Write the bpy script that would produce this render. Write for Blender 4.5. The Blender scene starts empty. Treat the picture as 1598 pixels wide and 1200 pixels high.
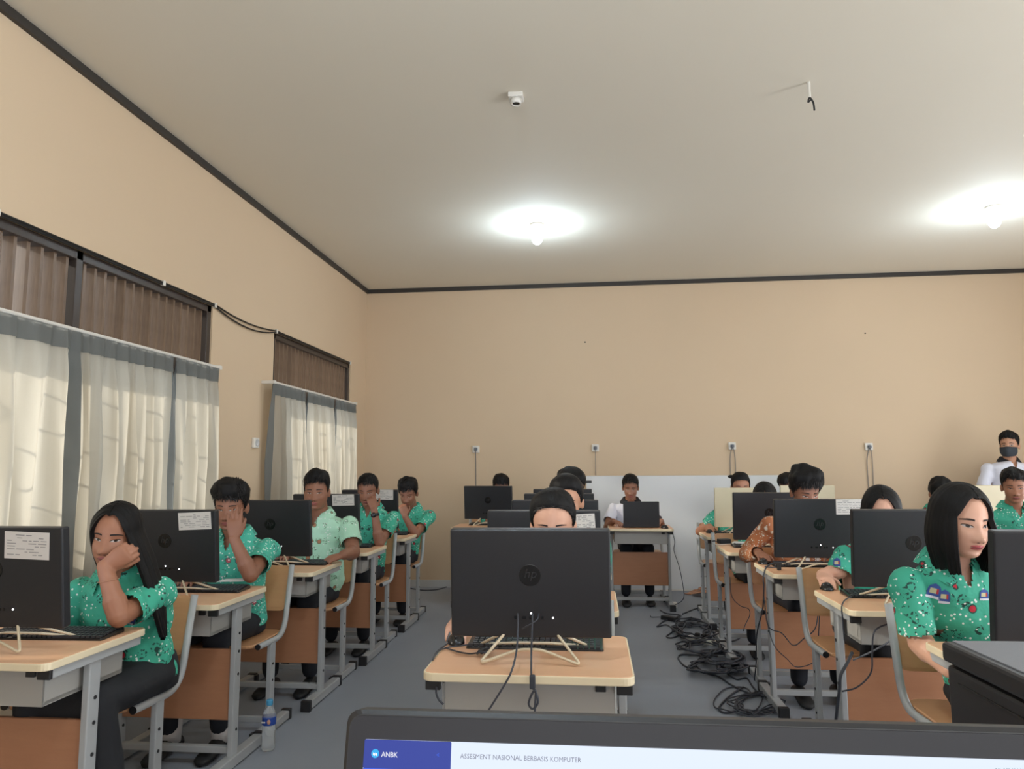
import bpy, bmesh, math, random
import numpy as np
from mathutils import Matrix, Vector
from mathutils.bvhtree import BVHTree

scene = bpy.context.scene
col = scene.collection
rng = np.random.default_rng(7)

# ------------------------------------------------------------------ camera
FPX, YAW, PITCH, ROLL = 1123.9, 0.10898, 0.11357, -0.00507
CAM = np.array([0.0, 0.0, 1.33])
def cam_axes():
    cy, sy, cp, sp = math.cos(YAW), math.sin(YAW), math.cos(PITCH), math.sin(PITCH)
    f = np.array([-sy*cp, cy*cp, sp]); r = np.array([cy, sy, 0.0]); u = np.cross(r, f)
    cr, sr = math.cos(ROLL), math.sin(ROLL)
    return cr*r + sr*u, -sr*r + cr*u, f
CR, CU, CF = cam_axes()
def at(px, py, axis, val):
    """the point on the plane axis=val that the photograph shows at pixel px,py"""
    d = CF + CR*(px-799)/FPX - CU*(py-600)/FPX
    return CAM + d*((val-CAM[axis])/d[axis])
cd = bpy.data.cameras.new('camera'); cam = bpy.data.objects.new('camera', cd); col.objects.link(cam)
cd.sensor_fit = 'HORIZONTAL'; cd.sensor_width = 36.0; cd.lens = FPX/1598*36.0; cd.clip_start = 0.05
cam.matrix_world = Matrix([[CR[i], CU[i], -CF[i], CAM[i]] for i in range(3)] + [[0, 0, 0, 1]])
scene.camera = cam

# ------------------------------------------------------------------ world, sun, window daylight, exposure
W = bpy.data.worlds.new('sky'); scene.world = W; W.use_nodes = True
bg = W.node_tree.nodes['Background']; bg.inputs[0].default_value = (0.80, 0.90, 1.0, 1); bg.inputs[1].default_value = 1.6
sd = bpy.data.lights.new('sun', 'SUN'); sd.energy = 3.3; sd.angle = math.radians(3.2); sd.color = (1.0, 0.93, 0.80)
sun = bpy.data.objects.new('sun', sd); col.objects.link(sun)
sun.rotation_euler = Vector((0.86, 0.18, -0.36)).to_track_quat('-Z', 'Y').to_euler()
def area(name, loc, aim, sx, sy, power, color):
    l = bpy.data.lights.new(name, 'AREA'); l.shape = 'RECTANGLE'; l.size = sx; l.size_y = sy; l.energy = power; l.color = color
    o = bpy.data.objects.new(name, l); col.objects.link(o); o.location = loc
    o.rotation_euler = Vector(aim).to_track_quat('-Z', 'Z').to_euler(); return o
# daylight entering by the windows of the right hand wall, plus ambient fill added behind the camera
area('daylight_fill', (5.26, 1.6, 1.60), (-1, 0, 0.6), 3.4, 1.4, 175, (0.96, 0.98, 1.0))
area('daylight_fill', (5.26, 5.6, 1.60), (-1, 0, 0.6), 2.6, 1.4, 52, (0.96, 0.98, 1.0))
area('daylight_fill', (1.3, -2.16, 1.60), (0, 1, 0.9), 4.6, 1.4, 62, (1.0, 0.97, 0.92))  # ambient fill, added behind the camera with no known source
area('daylight_fill', (-2.74, 2.7, 1.45), (1, 0, 0), 3.8, 1.1, 7, (1.0, 0.95, 0.86))
area('daylight_fill', (-2.74, 6.6, 1.45), (1, 0, 0), 1.8, 1.1, 4, (1.0, 0.95, 0.86))
vs = scene.view_settings
vs.view_transform = 'Standard'; vs.look = 'None'; vs.gamma = 1.0; vs.use_curve_mapping = False; vs.exposure = 0.08

# ------------------------------------------------------------------ materials
def srgb(r, g, b):
    f = lambda c: (c/255/12.92) if c/255 <= 0.04045 else ((c/255+0.055)/1.055)**2.4
    return (f(r), f(g), f(b), 1.0)
class NT:
    def __init__(s, name):
        s.m = bpy.data.materials.new(name); s.m.use_nodes = True; s.t = s.m.node_tree
        s.p = s.t.nodes['Principled BSDF']; s.out = s.t.nodes['Material Output']
    def n(s, kind, **kw):
        nd = s.t.nodes.new(kind)
        for k, v in kw.items():
            if k.startswith('i_'):
                nd.inputs[int(k[2:])].default_value = v
            else: setattr(nd, k, v)
        return nd
    def l(s, a, b): s.t.links.new(a, b)
    def mix(s, fac, a, b):
        m = s.n('ShaderNodeMix', data_type='RGBA')
        for sock, v in ((m.inputs['Factor'], fac), (m.inputs[6], a), (m.inputs[7], b)):
            if hasattr(v, 'is_linked'): s.l(v, sock)
            else: sock.default_value = v
        return m.outputs[2]
    def math(s, op, a, b=None, c=None):
        m = s.n('ShaderNodeMath', operation=op)
        for i, v in enumerate((a, b, c)):
            if v is None: continue
            if hasattr(v, 'is_linked'): s.l(v, m.inputs[i])
            else: m.inputs[i].default_value = v
        return m.outputs[0]
    def coord(s, scale=(1, 1, 1), which='Object'):
        tc = s.n('ShaderNodeTexCoord'); mp = s.n('ShaderNodeMapping'); mp.inputs['Scale'].default_value = scale
        s.l(tc.outputs[which], mp.inputs['Vector']); return mp.outputs[0]
    def noise(s, vec, scale, detail=3.0, out=0):
        n = s.n('ShaderNodeTexNoise'); n.inputs['Scale'].default_value = scale; n.inputs['Detail'].default_value = detail
        s.l(vec, n.inputs['Vector']); return n.outputs[out]
    def vor(s, vec, scale, out='Distance'):
        n = s.n('ShaderNodeTexVoronoi'); n.inputs['Scale'].default_value = scale; s.l(vec, n.inputs['Vector']); return n
    def bump(s, h, strength=0.3, dist=0.01):
        b = s.n('ShaderNodeBump'); b.inputs['Strength'].default_value = strength; b.inputs['Distance'].default_value = dist
        s.l(h, b.inputs['Height']); s.l(b.outputs[0], s.p.inputs['Normal'])
def plain(name, c, rough=0.5, metal=0.0, var=0.0, vscale=8.0, stretch=(1, 1, 1), bump=0.0, spec=None):
    t = NT(name); t.p.inputs['Roughness'].default_value = rough; t.p.inputs['Metallic'].default_value = metal
    if spec is not None: t.p.inputs['Specular IOR Level'].default_value = spec
    if var:
        v = t.coord(stretch); n = t.noise(v, vscale)
        a = tuple(x*(1-var) for x in c[:3])+(1,); b = tuple(min(1, x*(1+var)) for x in c[:3])+(1,)
        t.l(t.mix(n, a, b), t.p.inputs['Base Color'])
        if bump: t.bump(n, bump, 0.003)
    else: t.p.inputs['Base Color'].default_value = c
    return t.m
def emit(name, c, strength):
    t = NT(name); t.p.inputs['Base Color'].default_value = (0, 0, 0, 1); t.p.inputs['Roughness'].default_value = 0.3
    t.p.inputs['Specular IOR Level'].default_value = 0.1; t.p.inputs['Emission Color'].default_value = c; t.p.inputs['Emission Strength'].default_value = strength; return t.m

M = {}
M['wall'] = plain('beige_wall_paint', srgb(213, 189, 159), 0.75, var=0.03, vscale=1.3)
M['ceiling'] = plain('ceiling_paint', srgb(226, 218, 202), 0.8, var=0.03, vscale=0.7)
M['trim'] = plain('dark_trim', srgb(52, 48, 45), 0.5)
M['skirting'] = plain('pale_skirting', srgb(196, 196, 196), 0.5)
M['whiteboard'] = plain('white_board_paint', srgb(226, 228, 230), 0.4, var=0.02, vscale=2)
def floor_mat():
    t = NT('grey_carpet'); v = t.coord()
    a = t.noise(v, 1.1, 4); b = t.noise(v, 260, 2)
    c = t.mix(a, srgb(140, 146, 156), srgb(162, 168, 178)); c = t.mix(t.math('MULTIPLY', b, 0.35), c, srgb(112, 118, 130))
    t.l(c, t.p.inputs['Base Color']); t.p.inputs['Roughness'].default_value = 0.62; t.bump(b, 0.15, 0.003); return t.m
M['floor'] = floor_mat()
def wood_mat(name, c1, c2, stretch):
    t = NT(name); v = t.coord(stretch); n = t.noise(v, 6, 6); n2 = t.noise(v, 40, 3)
    c = t.mix(n, c1, c2); c = t.mix(t.math('MULTIPLY', n2, 0.25), c, tuple(x*0.8 for x in c1[:3])+(1,))
    t.l(c, t.p.inputs['Base Color']); t.p.inputs['Roughness'].default_value = 0.38; return t.m
M['desk_top'] = wood_mat('beech_laminate', srgb(226, 174, 136), srgb(232, 184, 146), (1, 9, 9))
M['edge'] = plain('cream_edge_band', srgb(236, 220, 188), 0.4)
M['panel'] = wood_mat('brown_panel', srgb(176, 122, 90), srgb(190, 136, 102), (1.5, 9, 9))
M['ply'] = wood_mat('plywood_seat', srgb(200, 146, 104), srgb(214, 162, 118), (1.5, 9, 9))
M['slat'] = wood_mat('weathered_slat', srgb(88, 69, 56), srgb(140, 116, 94), (12, 12, 1.5))
M['frame_wood'] = wood_mat('dark_frame_wood', srgb(52, 44, 40), srgb(70, 60, 54), (12, 12, 1.5))
M['steel'] = plain('grey_steel_paint', srgb(172, 174, 176), 0.35, 0.0, spec=0.6)
M['tray'] = plain('grey_tray_sheet', srgb(170, 168, 164), 0.5, spec=0.4)
M['cap'] = plain('black_plastic_cap', srgb(34, 34, 37), 0.5)
M['black'] = plain('black_case_plastic', srgb(37, 38, 43), 0.42, var=0.05, vscale=300)
M['black2'] = plain('black_gloss_plastic', srgb(22, 22, 24), 0.25)
M['greytop'] = plain('grey_textured_lid', srgb(120, 122, 128), 0.55, var=0.12, vscale=500, bump=0.2)
M['cream'] = plain('cream_case_plastic', srgb(226, 216, 188), 0.4)
M['wire'] = plain('cream_wire_metal', srgb(206, 192, 166), 0.35)
M['key'] = plain('keycap_plastic', srgb(52, 52, 55), 0.45)
M['paper'] = plain('white_paper', srgb(224, 220, 218), 0.7)
M['ink'] = plain('grey_print', srgb(158, 155, 158), 0.7)
M['bezel'] = plain('dark_blue_grey_bezel', srgb(30, 32, 42), 0.5)
M['logo'] = plain('dim_logo_letters', srgb(36, 36, 39), 0.4)
M['cable'] = plain('black_cable_rubber', srgb(56, 59, 68), 0.5)
M['gcable'] = plain('grey_cable_rubber', srgb(100, 104, 112), 0.5)
M['white_plastic'] = plain('white_plastic', srgb(226, 222, 214), 0.35)
M['led'] = emit('white_led', (1, 1, 1, 1), 6.0)
M['bulb'] = emit('bulb_glass', (0.88, 0.95, 1.0, 1), 22.0)
M['screen'] = emit('student_screen', (0.80, 0.88, 1.0, 1), 1.6)
M['scr_white'] = emit('screen_white', srgb(226, 236, 252), 1.0)
M['scr_navy'] = emit('screen_navy', srgb(58, 72, 158), 1.0)
M['scr_blue'] = emit('screen_blue', srgb(62, 100, 226), 1.0)
M['scr_sky'] = emit('screen_sky', srgb(60, 176, 240), 1.0)
M['scr_text'] = emit('screen_text', srgb(250, 250, 255), 1.0)
M['scr_grey'] = emit('screen_grey', srgb(128, 130, 146), 1.0)
M['bottle_blue'] = plain('blue_label', srgb(40, 74, 160), 0.4)
M['bottle_cap'] = plain('sky_blue_cap', srgb(74, 158, 204), 0.4)
M['iron'] = plain('black_iron', srgb(30, 30, 30), 0.5)
def clear_mat():
    t = NT('clear_bottle_plastic'); t.p.inputs['Base Color'].default_value = (0.93, 0.96, 0.98, 1); t.p.inputs['Roughness'].default_value = 0.12
    t.p.inputs['Transmission Weight'].default_value = 0.75; t.p.inputs['IOR'].default_value = 1.2; return t.m
M['clear'] = clear_mat()
def curtain_mat(name, c, tr):
    t = NT(name); v = t.coord((1, 1, 1)); n = t.noise(v, 420, 2)
    d = t.n('ShaderNodeBsdfDiffuse'); s = t.n('ShaderNodeBsdfTranslucent'); x = t.n('ShaderNodeMixShader'); x.inputs[0].default_value = tr
    cc = t.mix(n, tuple(k*0.92 for k in c[:3])+(1,), c)
    t.l(cc, d.inputs[0]); t.l(cc, s.inputs[0]); t.l(d.outputs[0], x.inputs[1]); t.l(s.outputs[0], x.inputs[2]); t.l(x.outputs[0], t.out.inputs[0]); return t.m
M['curtain'] = curtain_mat('curtain_cloth', srgb(206, 198, 182), 0.55)
M['curtain_hem'] = curtain_mat('curtain_hem_cloth', srgb(136, 138, 136), 0.4)
def batik(name, c1, c2, dark, red, dots=0.7):
    t = NT(name); v = t.coord()
    nz = t.n('ShaderNodeVectorMath', operation='MULTIPLY_ADD'); nn = t.noise(v, 9, 2, 1)
    t.l(nn, nz.inputs[0]); nz.inputs[1].default_value = (0.03, 0.03, 0.03); t.l(v, nz.inputs[2]); w = nz.outputs[0]
    base = t.mix(t.noise(v, 5, 3), c1, c2)
    big = t.vor(w, 17); sep = t.n('ShaderNodeSeparateColor'); t.l(big.outputs['Color'], sep.inputs[0])
    ring = t.math('LESS_THAN', t.math('ABSOLUTE', t.math('SUBTRACT', big.outputs['Distance'], 0.30)), 0.055)
    pet = t.math('GREATER_THAN', t.noise(w, 110, 2), 0.52)
    dk = t.math('MULTIPLY', t.math('MULTIPLY', ring, pet), t.math('LESS_THAN', sep.outputs[0], 0.85))
    core = t.math('MULTIPLY', t.math('LESS_THAN', big.outputs['Distance'], 0.15), t.math('MULTIPLY', pet, t.math('LESS_THAN', sep.outputs[0], 0.7)))
    base = t.mix(t.math('MAXIMUM', dk, core), base, dark)
    fl = t.vor(v, 13); sf = t.n('ShaderNodeSeparateColor'); t.l(fl.outputs['Color'], sf.inputs[0])
    fm = t.math('MULTIPLY', t.math('LESS_THAN', fl.outputs['Distance'], 0.15), t.math('LESS_THAN', sf.outputs[1], 0.65))
    fo_ = t.math('MULTIPLY', t.math('LESS_THAN', fl.outputs['Distance'], 0.20), t.math('LESS_THAN', sf.outputs[1], 0.65)); base = t.mix(fo_, base, dark)
    base = t.mix(fm, base, red)
    sm = t.vor(v, 68); s2 = t.n('ShaderNodeSeparateColor'); t.l(sm.outputs['Color'], s2.inputs[0])
    band = t.math('GREATER_THAN', t.noise(w, 16, 1), 0.45)
    dm = t.math('MULTIPLY', t.math('MULTIPLY', t.math('LESS_THAN', sm.outputs['Distance'], 0.27), band), t.math('LESS_THAN', s2.outputs[0], dots))
    base = t.mix(dm, base, srgb(235, 240, 235))
    t.l(base, t.p.inputs['Base Color']); t.p.inputs['Roughness'].default_value = 0.75
    t.bump(t.noise(v, 14, 3), 0.5, 0.02); return t.m
M['green'] = batik('green_batik', srgb(54, 162, 134), srgb(72, 182, 154), srgb(30, 70, 62), srgb(190, 40, 56))
M['mint'] = batik('pale_mint_batik', srgb(164, 214, 186), srgb(184, 226, 202), srgb(92, 124, 96), srgb(170, 120, 90), 0.5)
M['teal'] = batik('teal_batik', srgb(62, 168, 144), srgb(78, 186, 162), srgb(60, 110, 100), srgb(186, 90, 100), 0.95)
M['orange'] = batik('orange_batik', srgb(158, 88, 54), srgb(196, 128, 84), srgb(222, 206, 182), srgb(240, 230, 220), 0.95)
M['white'] = plain('white_shirt_cotton', srgb(214, 214, 224), 0.8, var=0.05, vscale=14, bump=0.4)
M['blackcloth'] = plain('black_cloth', srgb(30, 31, 36), 0.85, var=0.15, vscale=14, bump=0.5)
M['navy'] = plain('navy_trouser_cloth', srgb(30, 33, 42), 0.85, var=0.15, vscale=14, bump=0.5)
M['shoe'] = plain('black_shoe_rubber', srgb(26, 27, 30), 0.6)
M['sock'] = plain('white_sock_knit', srgb(214, 210, 210), 0.9)
M['mask'] = plain('dark_face_mask_cloth', srgb(52, 56, 62), 0.85, var=0.06, vscale=60)
def skin_mat(name, c):
    t = NT(name); v = t.coord(); n = t.noise(v, 22, 3)
    t.l(t.mix(n, tuple(x*0.90 for x in c[:3])+(1,), tuple(min(1, x*1.06) for x in c[:3])+(1,)), t.p.inputs['Base Color'])
    t.p.inputs['Roughness'].default_value = 0.5; t.p.inputs['Subsurface Weight'].default_value = 0.0; return t.m
M['skin_a'] = skin_mat('skin_warm', srgb(190, 140, 112))
M['skin_b'] = skin_mat('skin_brown', srgb(164, 112, 86))
M['skin_c'] = skin_mat('skin_deep', srgb(142, 96, 74))
M['skin_d'] = skin_mat('skin_light', srgb(204, 156, 132))
M['lip'] = plain('lip_skin', srgb(150, 84, 78), 0.4)
M['liprosy'] = plain('rosy_lip_skin', srgb(168, 74, 76), 0.4)
M['brow'] = plain('brow_hair', srgb(40, 30, 27), 0.8)
M['eyewhite'] = plain('eye_white', srgb(176, 166, 160), 0.4)
M['iris'] = plain('dark_iris', srgb(30, 20, 17), 0.2)
def hair_mat():
    t = NT('black_hair'); v = t.coord((140, 140, 6)); n = t.noise(v, 1.0, 4)
    t.l(t.mix(n, srgb(10, 10, 11), srgb(24, 22, 23)), t.p.inputs['Base Color']); t.p.inputs['Roughness'].default_value = 0.58; t.p.inputs['Specular IOR Level'].default_value = 0.22
    t.bump(n, 0.5, 0.004); return t.m
M['hair'] = hair_mat(); M['hair_sheen'] = plain('hair_sheen', srgb(44, 40, 40), 0.5, spec=0.3)  # sheen painted in as a lighter colour for some strands

# ------------------------------------------------------------------ geometry helpers
class MB:
    def __init__(s): s.v = []; s.f = []; s.mi = []
    def add(s, V, F, mi=0):
        o = len(s.v); s.v += [tuple(map(float, p)) for p in V]; s.f += [tuple(i+o for i in f) for f in F]; s.mi += [mi]*len(F); return s
    def box(s, x0, x1, y0, y1, z0, z1, mi=0):
        V = [(x, y, z) for x in (x0, x1) for y in (y0, y1) for z in (z0, z1)]
        return s.add(V, [(0, 1, 3, 2), (4, 6, 7, 5), (0, 4, 5, 1), (2, 3, 7, 6), (0, 2, 6, 4), (1, 5, 7, 3)], mi)
    def bbox(s, x0, x1, y0, y1, z0, z1, b=0.004, mi=0):
        """box with chamfered edges"""
        L = [(x0, x1), (y0, y1), (z0, z1)]; bm = bmesh.new()
        g = bmesh.ops.create_cube(bm, size=1.0)
        for v in bm.verts:
            v.co = Vector([L[i][0]+(v.co[i]+0.5)*(L[i][1]-L[i][0]) for i in range(3)])
        bmesh.ops.bevel(bm, geom=bm.edges[:], offset=b, segments=2, affect='EDGES', profile=0.5)
        bm.verts.index_update(); s.add([v.co for v in bm.verts], [[v.index for v in f.verts] for f in bm.faces], mi); bm.free(); return s
    def loft(s, rings, mi=0, cap=True, closed=True):
        n = len(rings[0]); V = [p for r in rings for p in r]; F = []
        for i in range(len(rings)-1):
            for j in range(n if closed else n-1):
                k = (j+1) % n; F.append((i*n+j, i*n+k, (i+1)*n+k, (i+1)*n+j))
        if cap: F.append(tuple(range(n))[::-1]); F.append(tuple((len(rings)-1)*n+j for j in range(n)))
        return s.add(V, F, mi)
    def tube(s, pts, r, n=8, mi=0, cap=True):
        P = np.asarray(pts, float); T = np.gradient(P, axis=0); T /= np.linalg.norm(T, axis=1)[:, None]+1e-9
        up = np.array([0, 0, 1.0]) if abs(T[0][2]) < 0.9 else np.array([1.0, 0, 0]); rings = []
        a = np.cross(T[0], up); a /= np.linalg.norm(a)
        rr = np.broadcast_to(r, (len(P),)); th = np.arange(n)*2*math.pi/n
        for i in range(len(P)):
            a = a - T[i]*(a@T[i]); a /= np.linalg.norm(a)+1e-9; b = np.cross(T[i], a)
            rings.append([P[i]+rr[i]*(math.cos(t)*a+math.sin(t)*b) for t in th])
        return s.loft(rings, mi, cap)
    def lathe(s, prof, c=(0, 0, 0), n=24, mi=0, axis=2):
        rings = []
        for r, z in prof:
            ring = []
            for k in range(n):
                t = 2*math.pi*k/n; p = [r*math.cos(t), r*math.sin(t), z]
                if axis == 1: p = [p[0], p[2], -p[1]]
                elif axis == 0: p = [p[2], p[0], p[1]]
                ring.append((p[0]+c[0], p[1]+c[1], p[2]+c[2]))
            rings.append(ring)
        return s.loft(rings, mi)
    def ball(s, c, r, n=14, rot=None, mi=0):
        c = np.asarray(c, float); r = np.broadcast_to(r, (3,)); rings = []
        for i in range(n+1):
            ph = -math.pi/2+math.pi*(i+0.02)/(n+0.04); ring = []
            for k in range(2*n):
                t = math.pi*k/n; p = np.array([r[0]*math.cos(ph)*math.cos(t), r[1]*math.cos(ph)*math.sin(t), r[2]*math.sin(ph)])
                ring.append(c+(rot@p if rot is not None else p))
            rings.append(ring)
        return s.loft(rings, mi)
    def cap2(s, a, b, ra, rb, n=12):
        """tapered capsule"""
        a = np.asarray(a, float); b = np.asarray(b, float); d = b-a; L = np.linalg.norm(d)+1e-9; d = d/L
        up = np.array([0, 0, 1.0]) if abs(d[2]) < 0.9 else np.array([1.0, 0, 0]); u = np.cross(d, up); u /= np.linalg.norm(u); w = np.cross(d, u)
        rings = []; prof = [(-ra*math.cos(q), ra*math.sin(q), 0) for q in (0.08, 0.5, 1.0, 1.5)]+[(rb*math.cos(q), rb*math.sin(q), 1) for q in (1.5, 1.0, 0.5, 0.08)]
        for off, r, e in prof:
            c = (b if e else a)+d*off
            rings.append([c+r*(math.cos(t)*u+math.sin(t)*w) for t in np.arange(n)*2*math.pi/n])
        return s.loft(rings)
    def mesh(s, name, mats, smooth=False):
        me = bpy.data.meshes.new(name); me.from_pydata(s.v, [], s.f)
        for m in (mats if isinstance(mats, (list, tuple)) else [mats]): me.materials.append(m)
        if any(s.mi): me.polygons.foreach_set('material_index', s.mi)
        bm = bmesh.new(); bm.from_mesh(me); bmesh.ops.recalc_face_normals(bm, faces=bm.faces[:]); bm.to_mesh(me); bm.free()
        if smooth: me.polygons.foreach_set('use_smooth', [True]*len(me.polygons))
        me.update(); return me
    def build(s, name, mats, parent=None, smooth=False):
        return link(name, s.mesh(name, mats, smooth), parent)
def link(name, me, parent=None):
    o = bpy.data.objects.new(name, me); col.objects.link(o)
    if parent is not None: o.parent = parent
    return o
def tag(o, label=None, cat=None, group=None, kind=None):
    for k, v in (('label', label), ('category', cat), ('group', group), ('kind', kind)):
        if v: o[k] = v
    return o
def empty(name, loc=(0, 0, 0), rz=0.0):
    o = bpy.data.objects.new(name, None); col.objects.link(o); o.location = loc; o.rotation_euler = (0, 0, rz); o.empty_display_size = 0.05; return o
def dup(o, parent=None):
    c = o.copy(); col.objects.link(c); c.parent = parent
    for ch in list(o.children): dup(ch, c)
    return c
def spline(pts, n=10, closed=False):
    P = np.asarray(pts, float)
    if closed: P = np.vstack([P[-1], P, P[0], P[1]])
    else: P = np.vstack([2*P[0]-P[1], P, 2*P[-1]-P[-2]])
    out = []
    for i in range(1, len(P)-2):
        for k in range(n):
            t = k/n; a, b, c, d = P[i-1], P[i], P[i+1], P[i+2]
            out.append(0.5*(2*b+(c-a)*t+(2*a-5*b+4*c-d)*t*t+(3*b-a-3*c+d)*t**3))
    if not closed: out.append(P[-2])
    return np.array(out)
def corner_path(pts, r=0.02, n=5):
    """polyline with rounded corners"""
    P = [np.asarray(p, float) for p in pts]; out = [P[0]]
    for i in range(1, len(P)-1):
        a = P[i-1]-P[i]; b = P[i+1]-P[i]; la, lb = np.linalg.norm(a), np.linalg.norm(b); q = min(r, la*0.45, lb*0.45)
        s, e = P[i]+a/la*q, P[i]+b/lb*q
        for k in range(n+1):
            t = k/n; out.append((1-t)**2*s+2*t*(1-t)*P[i]+t*t*e)
    out.append(P[-1]); return np.array(out)
def rrect(w, h, r, n=5):
    out = []
    for cx, cy, a0 in ((w/2-r, h/2-r, 0), (-w/2+r, h/2-r, 90), (-w/2+r, -h/2+r, 180), (w/2-r, -h/2+r, 270)):
        for k in range(n+1):
            a = math.radians(a0+90*k/n); out.append((cx+r*math.cos(a), cy+r*math.sin(a)))
    return out
def text_mesh(txt, size, mat, shear=0.0, align='LEFT'):
    cu = bpy.data.curves.new('lettering', 'FONT'); cu.body = txt; cu.size = size; cu.shear = shear; cu.align_x = align; cu.resolution_u = 2; cu.extrude = 0.0002
    o = bpy.data.objects.new('lettering', cu); col.objects.link(o); bpy.context.view_layer.update()
    me = bpy.data.meshes.new_from_object(o.evaluated_get(bpy.context.evaluated_depsgraph_get())); bpy.data.objects.remove(o)
    me.materials.clear(); me.materials.append(mat); return me

# ------------------------------------------------------------------ the room
XL, XR, YB, YN, ZC = -2.60, 5.30, 8.09, -2.25, 3.41
def struct(name, mb, mat, parent=None):
    o = mb.build(name, mat, parent)
    if parent is None: o['kind'] = 'structure'
    return o
struct('floor', MB().box(XL-0.15, XR+0.15, YN-0.15, YB+0.15, -0.1, 0), M['floor'])
struct('ceiling', MB().box(XL-0.15, XR+0.15, YN-0.15, YB+0.15, ZC, ZC+0.1), M['ceiling'])
struct('wall_back', MB().box(XL-0.15, XR+0.15, YB, YB+0.15, 0, ZC), M['wall'])
W1, W2 = (0.76, 4.66), (5.64, 7.55); ZS, ZT, ZR = 0.86, 2.45, 2.0
wl = MB(); xa, xb = XL-0.15, XL
wl.box(xa, xb, YN, W1[0], 0, ZC); wl.box(xa, xb, W1[1], W2[0], 0, ZC); wl.box(xa, xb, W2[1], YB, 0, ZC)
for a, b in (W1, W2): wl.box(xa, xb, a, b, 0, ZS); wl.box(xa, xb, a, b, ZT, ZC)
struct('wall_left', wl, M['wall'])
RW = [(-0.1, 3.3), (4.3, 6.9)]
wr = MB(); xa, xb = XR, XR+0.15; e = YN
for a, b in RW: wr.box(xa, xb, e, a, 0, ZC); wr.box(xa, xb, a, b, 0, 0.9); wr.box(xa, xb, a, b, 2.3, ZC); e = b
wr.box(xa, xb, e, YB, 0, ZC); struct('wall_right', wr, M['wall'])
wn = MB(); wn.box(XL, -1.0, YN-0.15, YN, 0, ZC); wn.box(3.6, XR, YN-0.15, YN, 0, ZC); wn.box(-1.0, 3.6, YN-0.15, YN, 0, 0.9); wn.box(-1.0, 3.6, YN-0.15, YN, 2.3, ZC)
struct('wall_front', wn, M['wall'])
struct('trim_1', MB().box(XL, XL+0.025, YN, YB, ZC-0.045, ZC), M['trim'])
struct('trim_2', MB().box(XL, XR, YB-0.025, YB, ZC-0.045, ZC), M['trim'])
struct('trim_3', MB().box(XR-0.025, XR, YN, YB, ZC-0.045, ZC), M['trim'])
struct('baseboard_back', MB().bbox(XL, XR, YB-0.015, YB, 0, 0.08, 0.004), M['skirting'])
struct('baseboard_left', MB().bbox(XL, XL+0.015, YN, YB-0.016, 0, 0.08, 0.004), M['skirting'])

# louvred windows of the left wall
def left_window(n, y0, y1, mull):
    r = empty('window_%d' % n, (XL-0.07, (y0+y1)/2, ZS)); r['kind'] = 'structure'
    X, Y, Z = r.location
    fr = MB(); q = lambda a, b, c, d, e, f: fr.bbox(a-X, b-X, c-Y, d-Y, e-Z, f-Z, 0.004)
    q(XL-0.13, XL-0.01, y0, y1, ZT-0.05, ZT); q(XL-0.13, XL-0.01, y0, y1, ZS, ZS+0.05); q(XL-0.13, XL-0.01, y0, y1, 1.86, 2.03)
    for y in [y0+0.025]+list(mull)+[y1-0.025]: q(XL-0.13, XL-0.01, y-0.025, y+0.025, ZS, ZT)
    fr.build('window_frame', M['frame_wood'], r)
    sl = MB(); L = ZT-0.05-2.03; c, s = math.cos(math.radians(4)), math.sin(math.radians(4)); w, t = 0.040, 0.010
    V = [((a*c-b*s), (a*s+b*c), z) for z in (0, L) for a, b in ((-w, -t), (w, -t), (w, t), (-w, t))]
    sl.add(V, [(0, 1, 2, 3), (4, 7, 6, 5), (0, 4, 5, 1), (1, 5, 6, 2), (2, 6, 7, 3), (3, 7, 4, 0)]); me = sl.mesh('slat', M['slat'])
    ed = [y0+0.05]+[v for m in mull for v in (m-0.025, m+0.025)]+[y1-0.05]
    for a, b in zip(ed[::2], ed[1::2]):
        k = round((b-a)/0.084)
        for i in range(k):
            o = link('slat', me, r); o.location = (0.0, a+(i+0.5)*(b-a)/k-Y, 2.03-Z); o.rotation_euler = (0, 0, rng.normal(0, 0.05))
    # iron grille in the lower opening
    ys = [v for v in np.arange(y0+0.12, y1-0.05, 0.19)]
    for y in ys:
        MB().tube([(0.02, y-Y, 0.05), (0.02, y-Y, 1.0)], 0.006, 6).build('grille_bar', M['iron'], r)
    for z in (1.0, 1.82):
        MB().tube([(0.02, y0-Y, z-Z), (0.02, y1-Y, z-Z)], 0.006, 6).build('grille_rail', M['iron'], r)
    ring = MB().tube([(0.02, 0.085*math.cos(t), 0.085*math.sin(t)) for t in np.linspace(0, 2*math.pi, 25)], 0.006, 6).mesh('grille_ring', M['iron'])
    for i, y in enumerate(ys[:-1]):
        for z in ((1.64, 1.12) if i % 2 else (1.40,)):
            o = link('grille_ring', ring, r); o.location = (0, y+0.095-Y, z-Z)
left_window(1, W1[0], W1[1], (2.06, 3.36)); left_window(2, W2[0], W2[1], ())
# plain windows that let the daylight in on the sides the photograph does not show
def plain_window(n, x, y0, y1):
    r = empty('window_%d' % n, (x, (y0+y1)/2, 0.9)); r['kind'] = 'structure'; f = MB(); h = (y1-y0)/2
    f.box(0, 0.12, -h, h, 0, 0.05); f.box(0, 0.12, -h, h, 1.35, 1.4)
    for y in np.linspace(-h+0.025, h-0.025, 4): f.box(0, 0.12, y-0.025, y+0.025, 0, 1.4)
    f.build('window_frame', M['frame_wood'], r)
for i, (a, b) in enumerate(RW): plain_window(3+i, XR+0.015, a, b)

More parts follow.
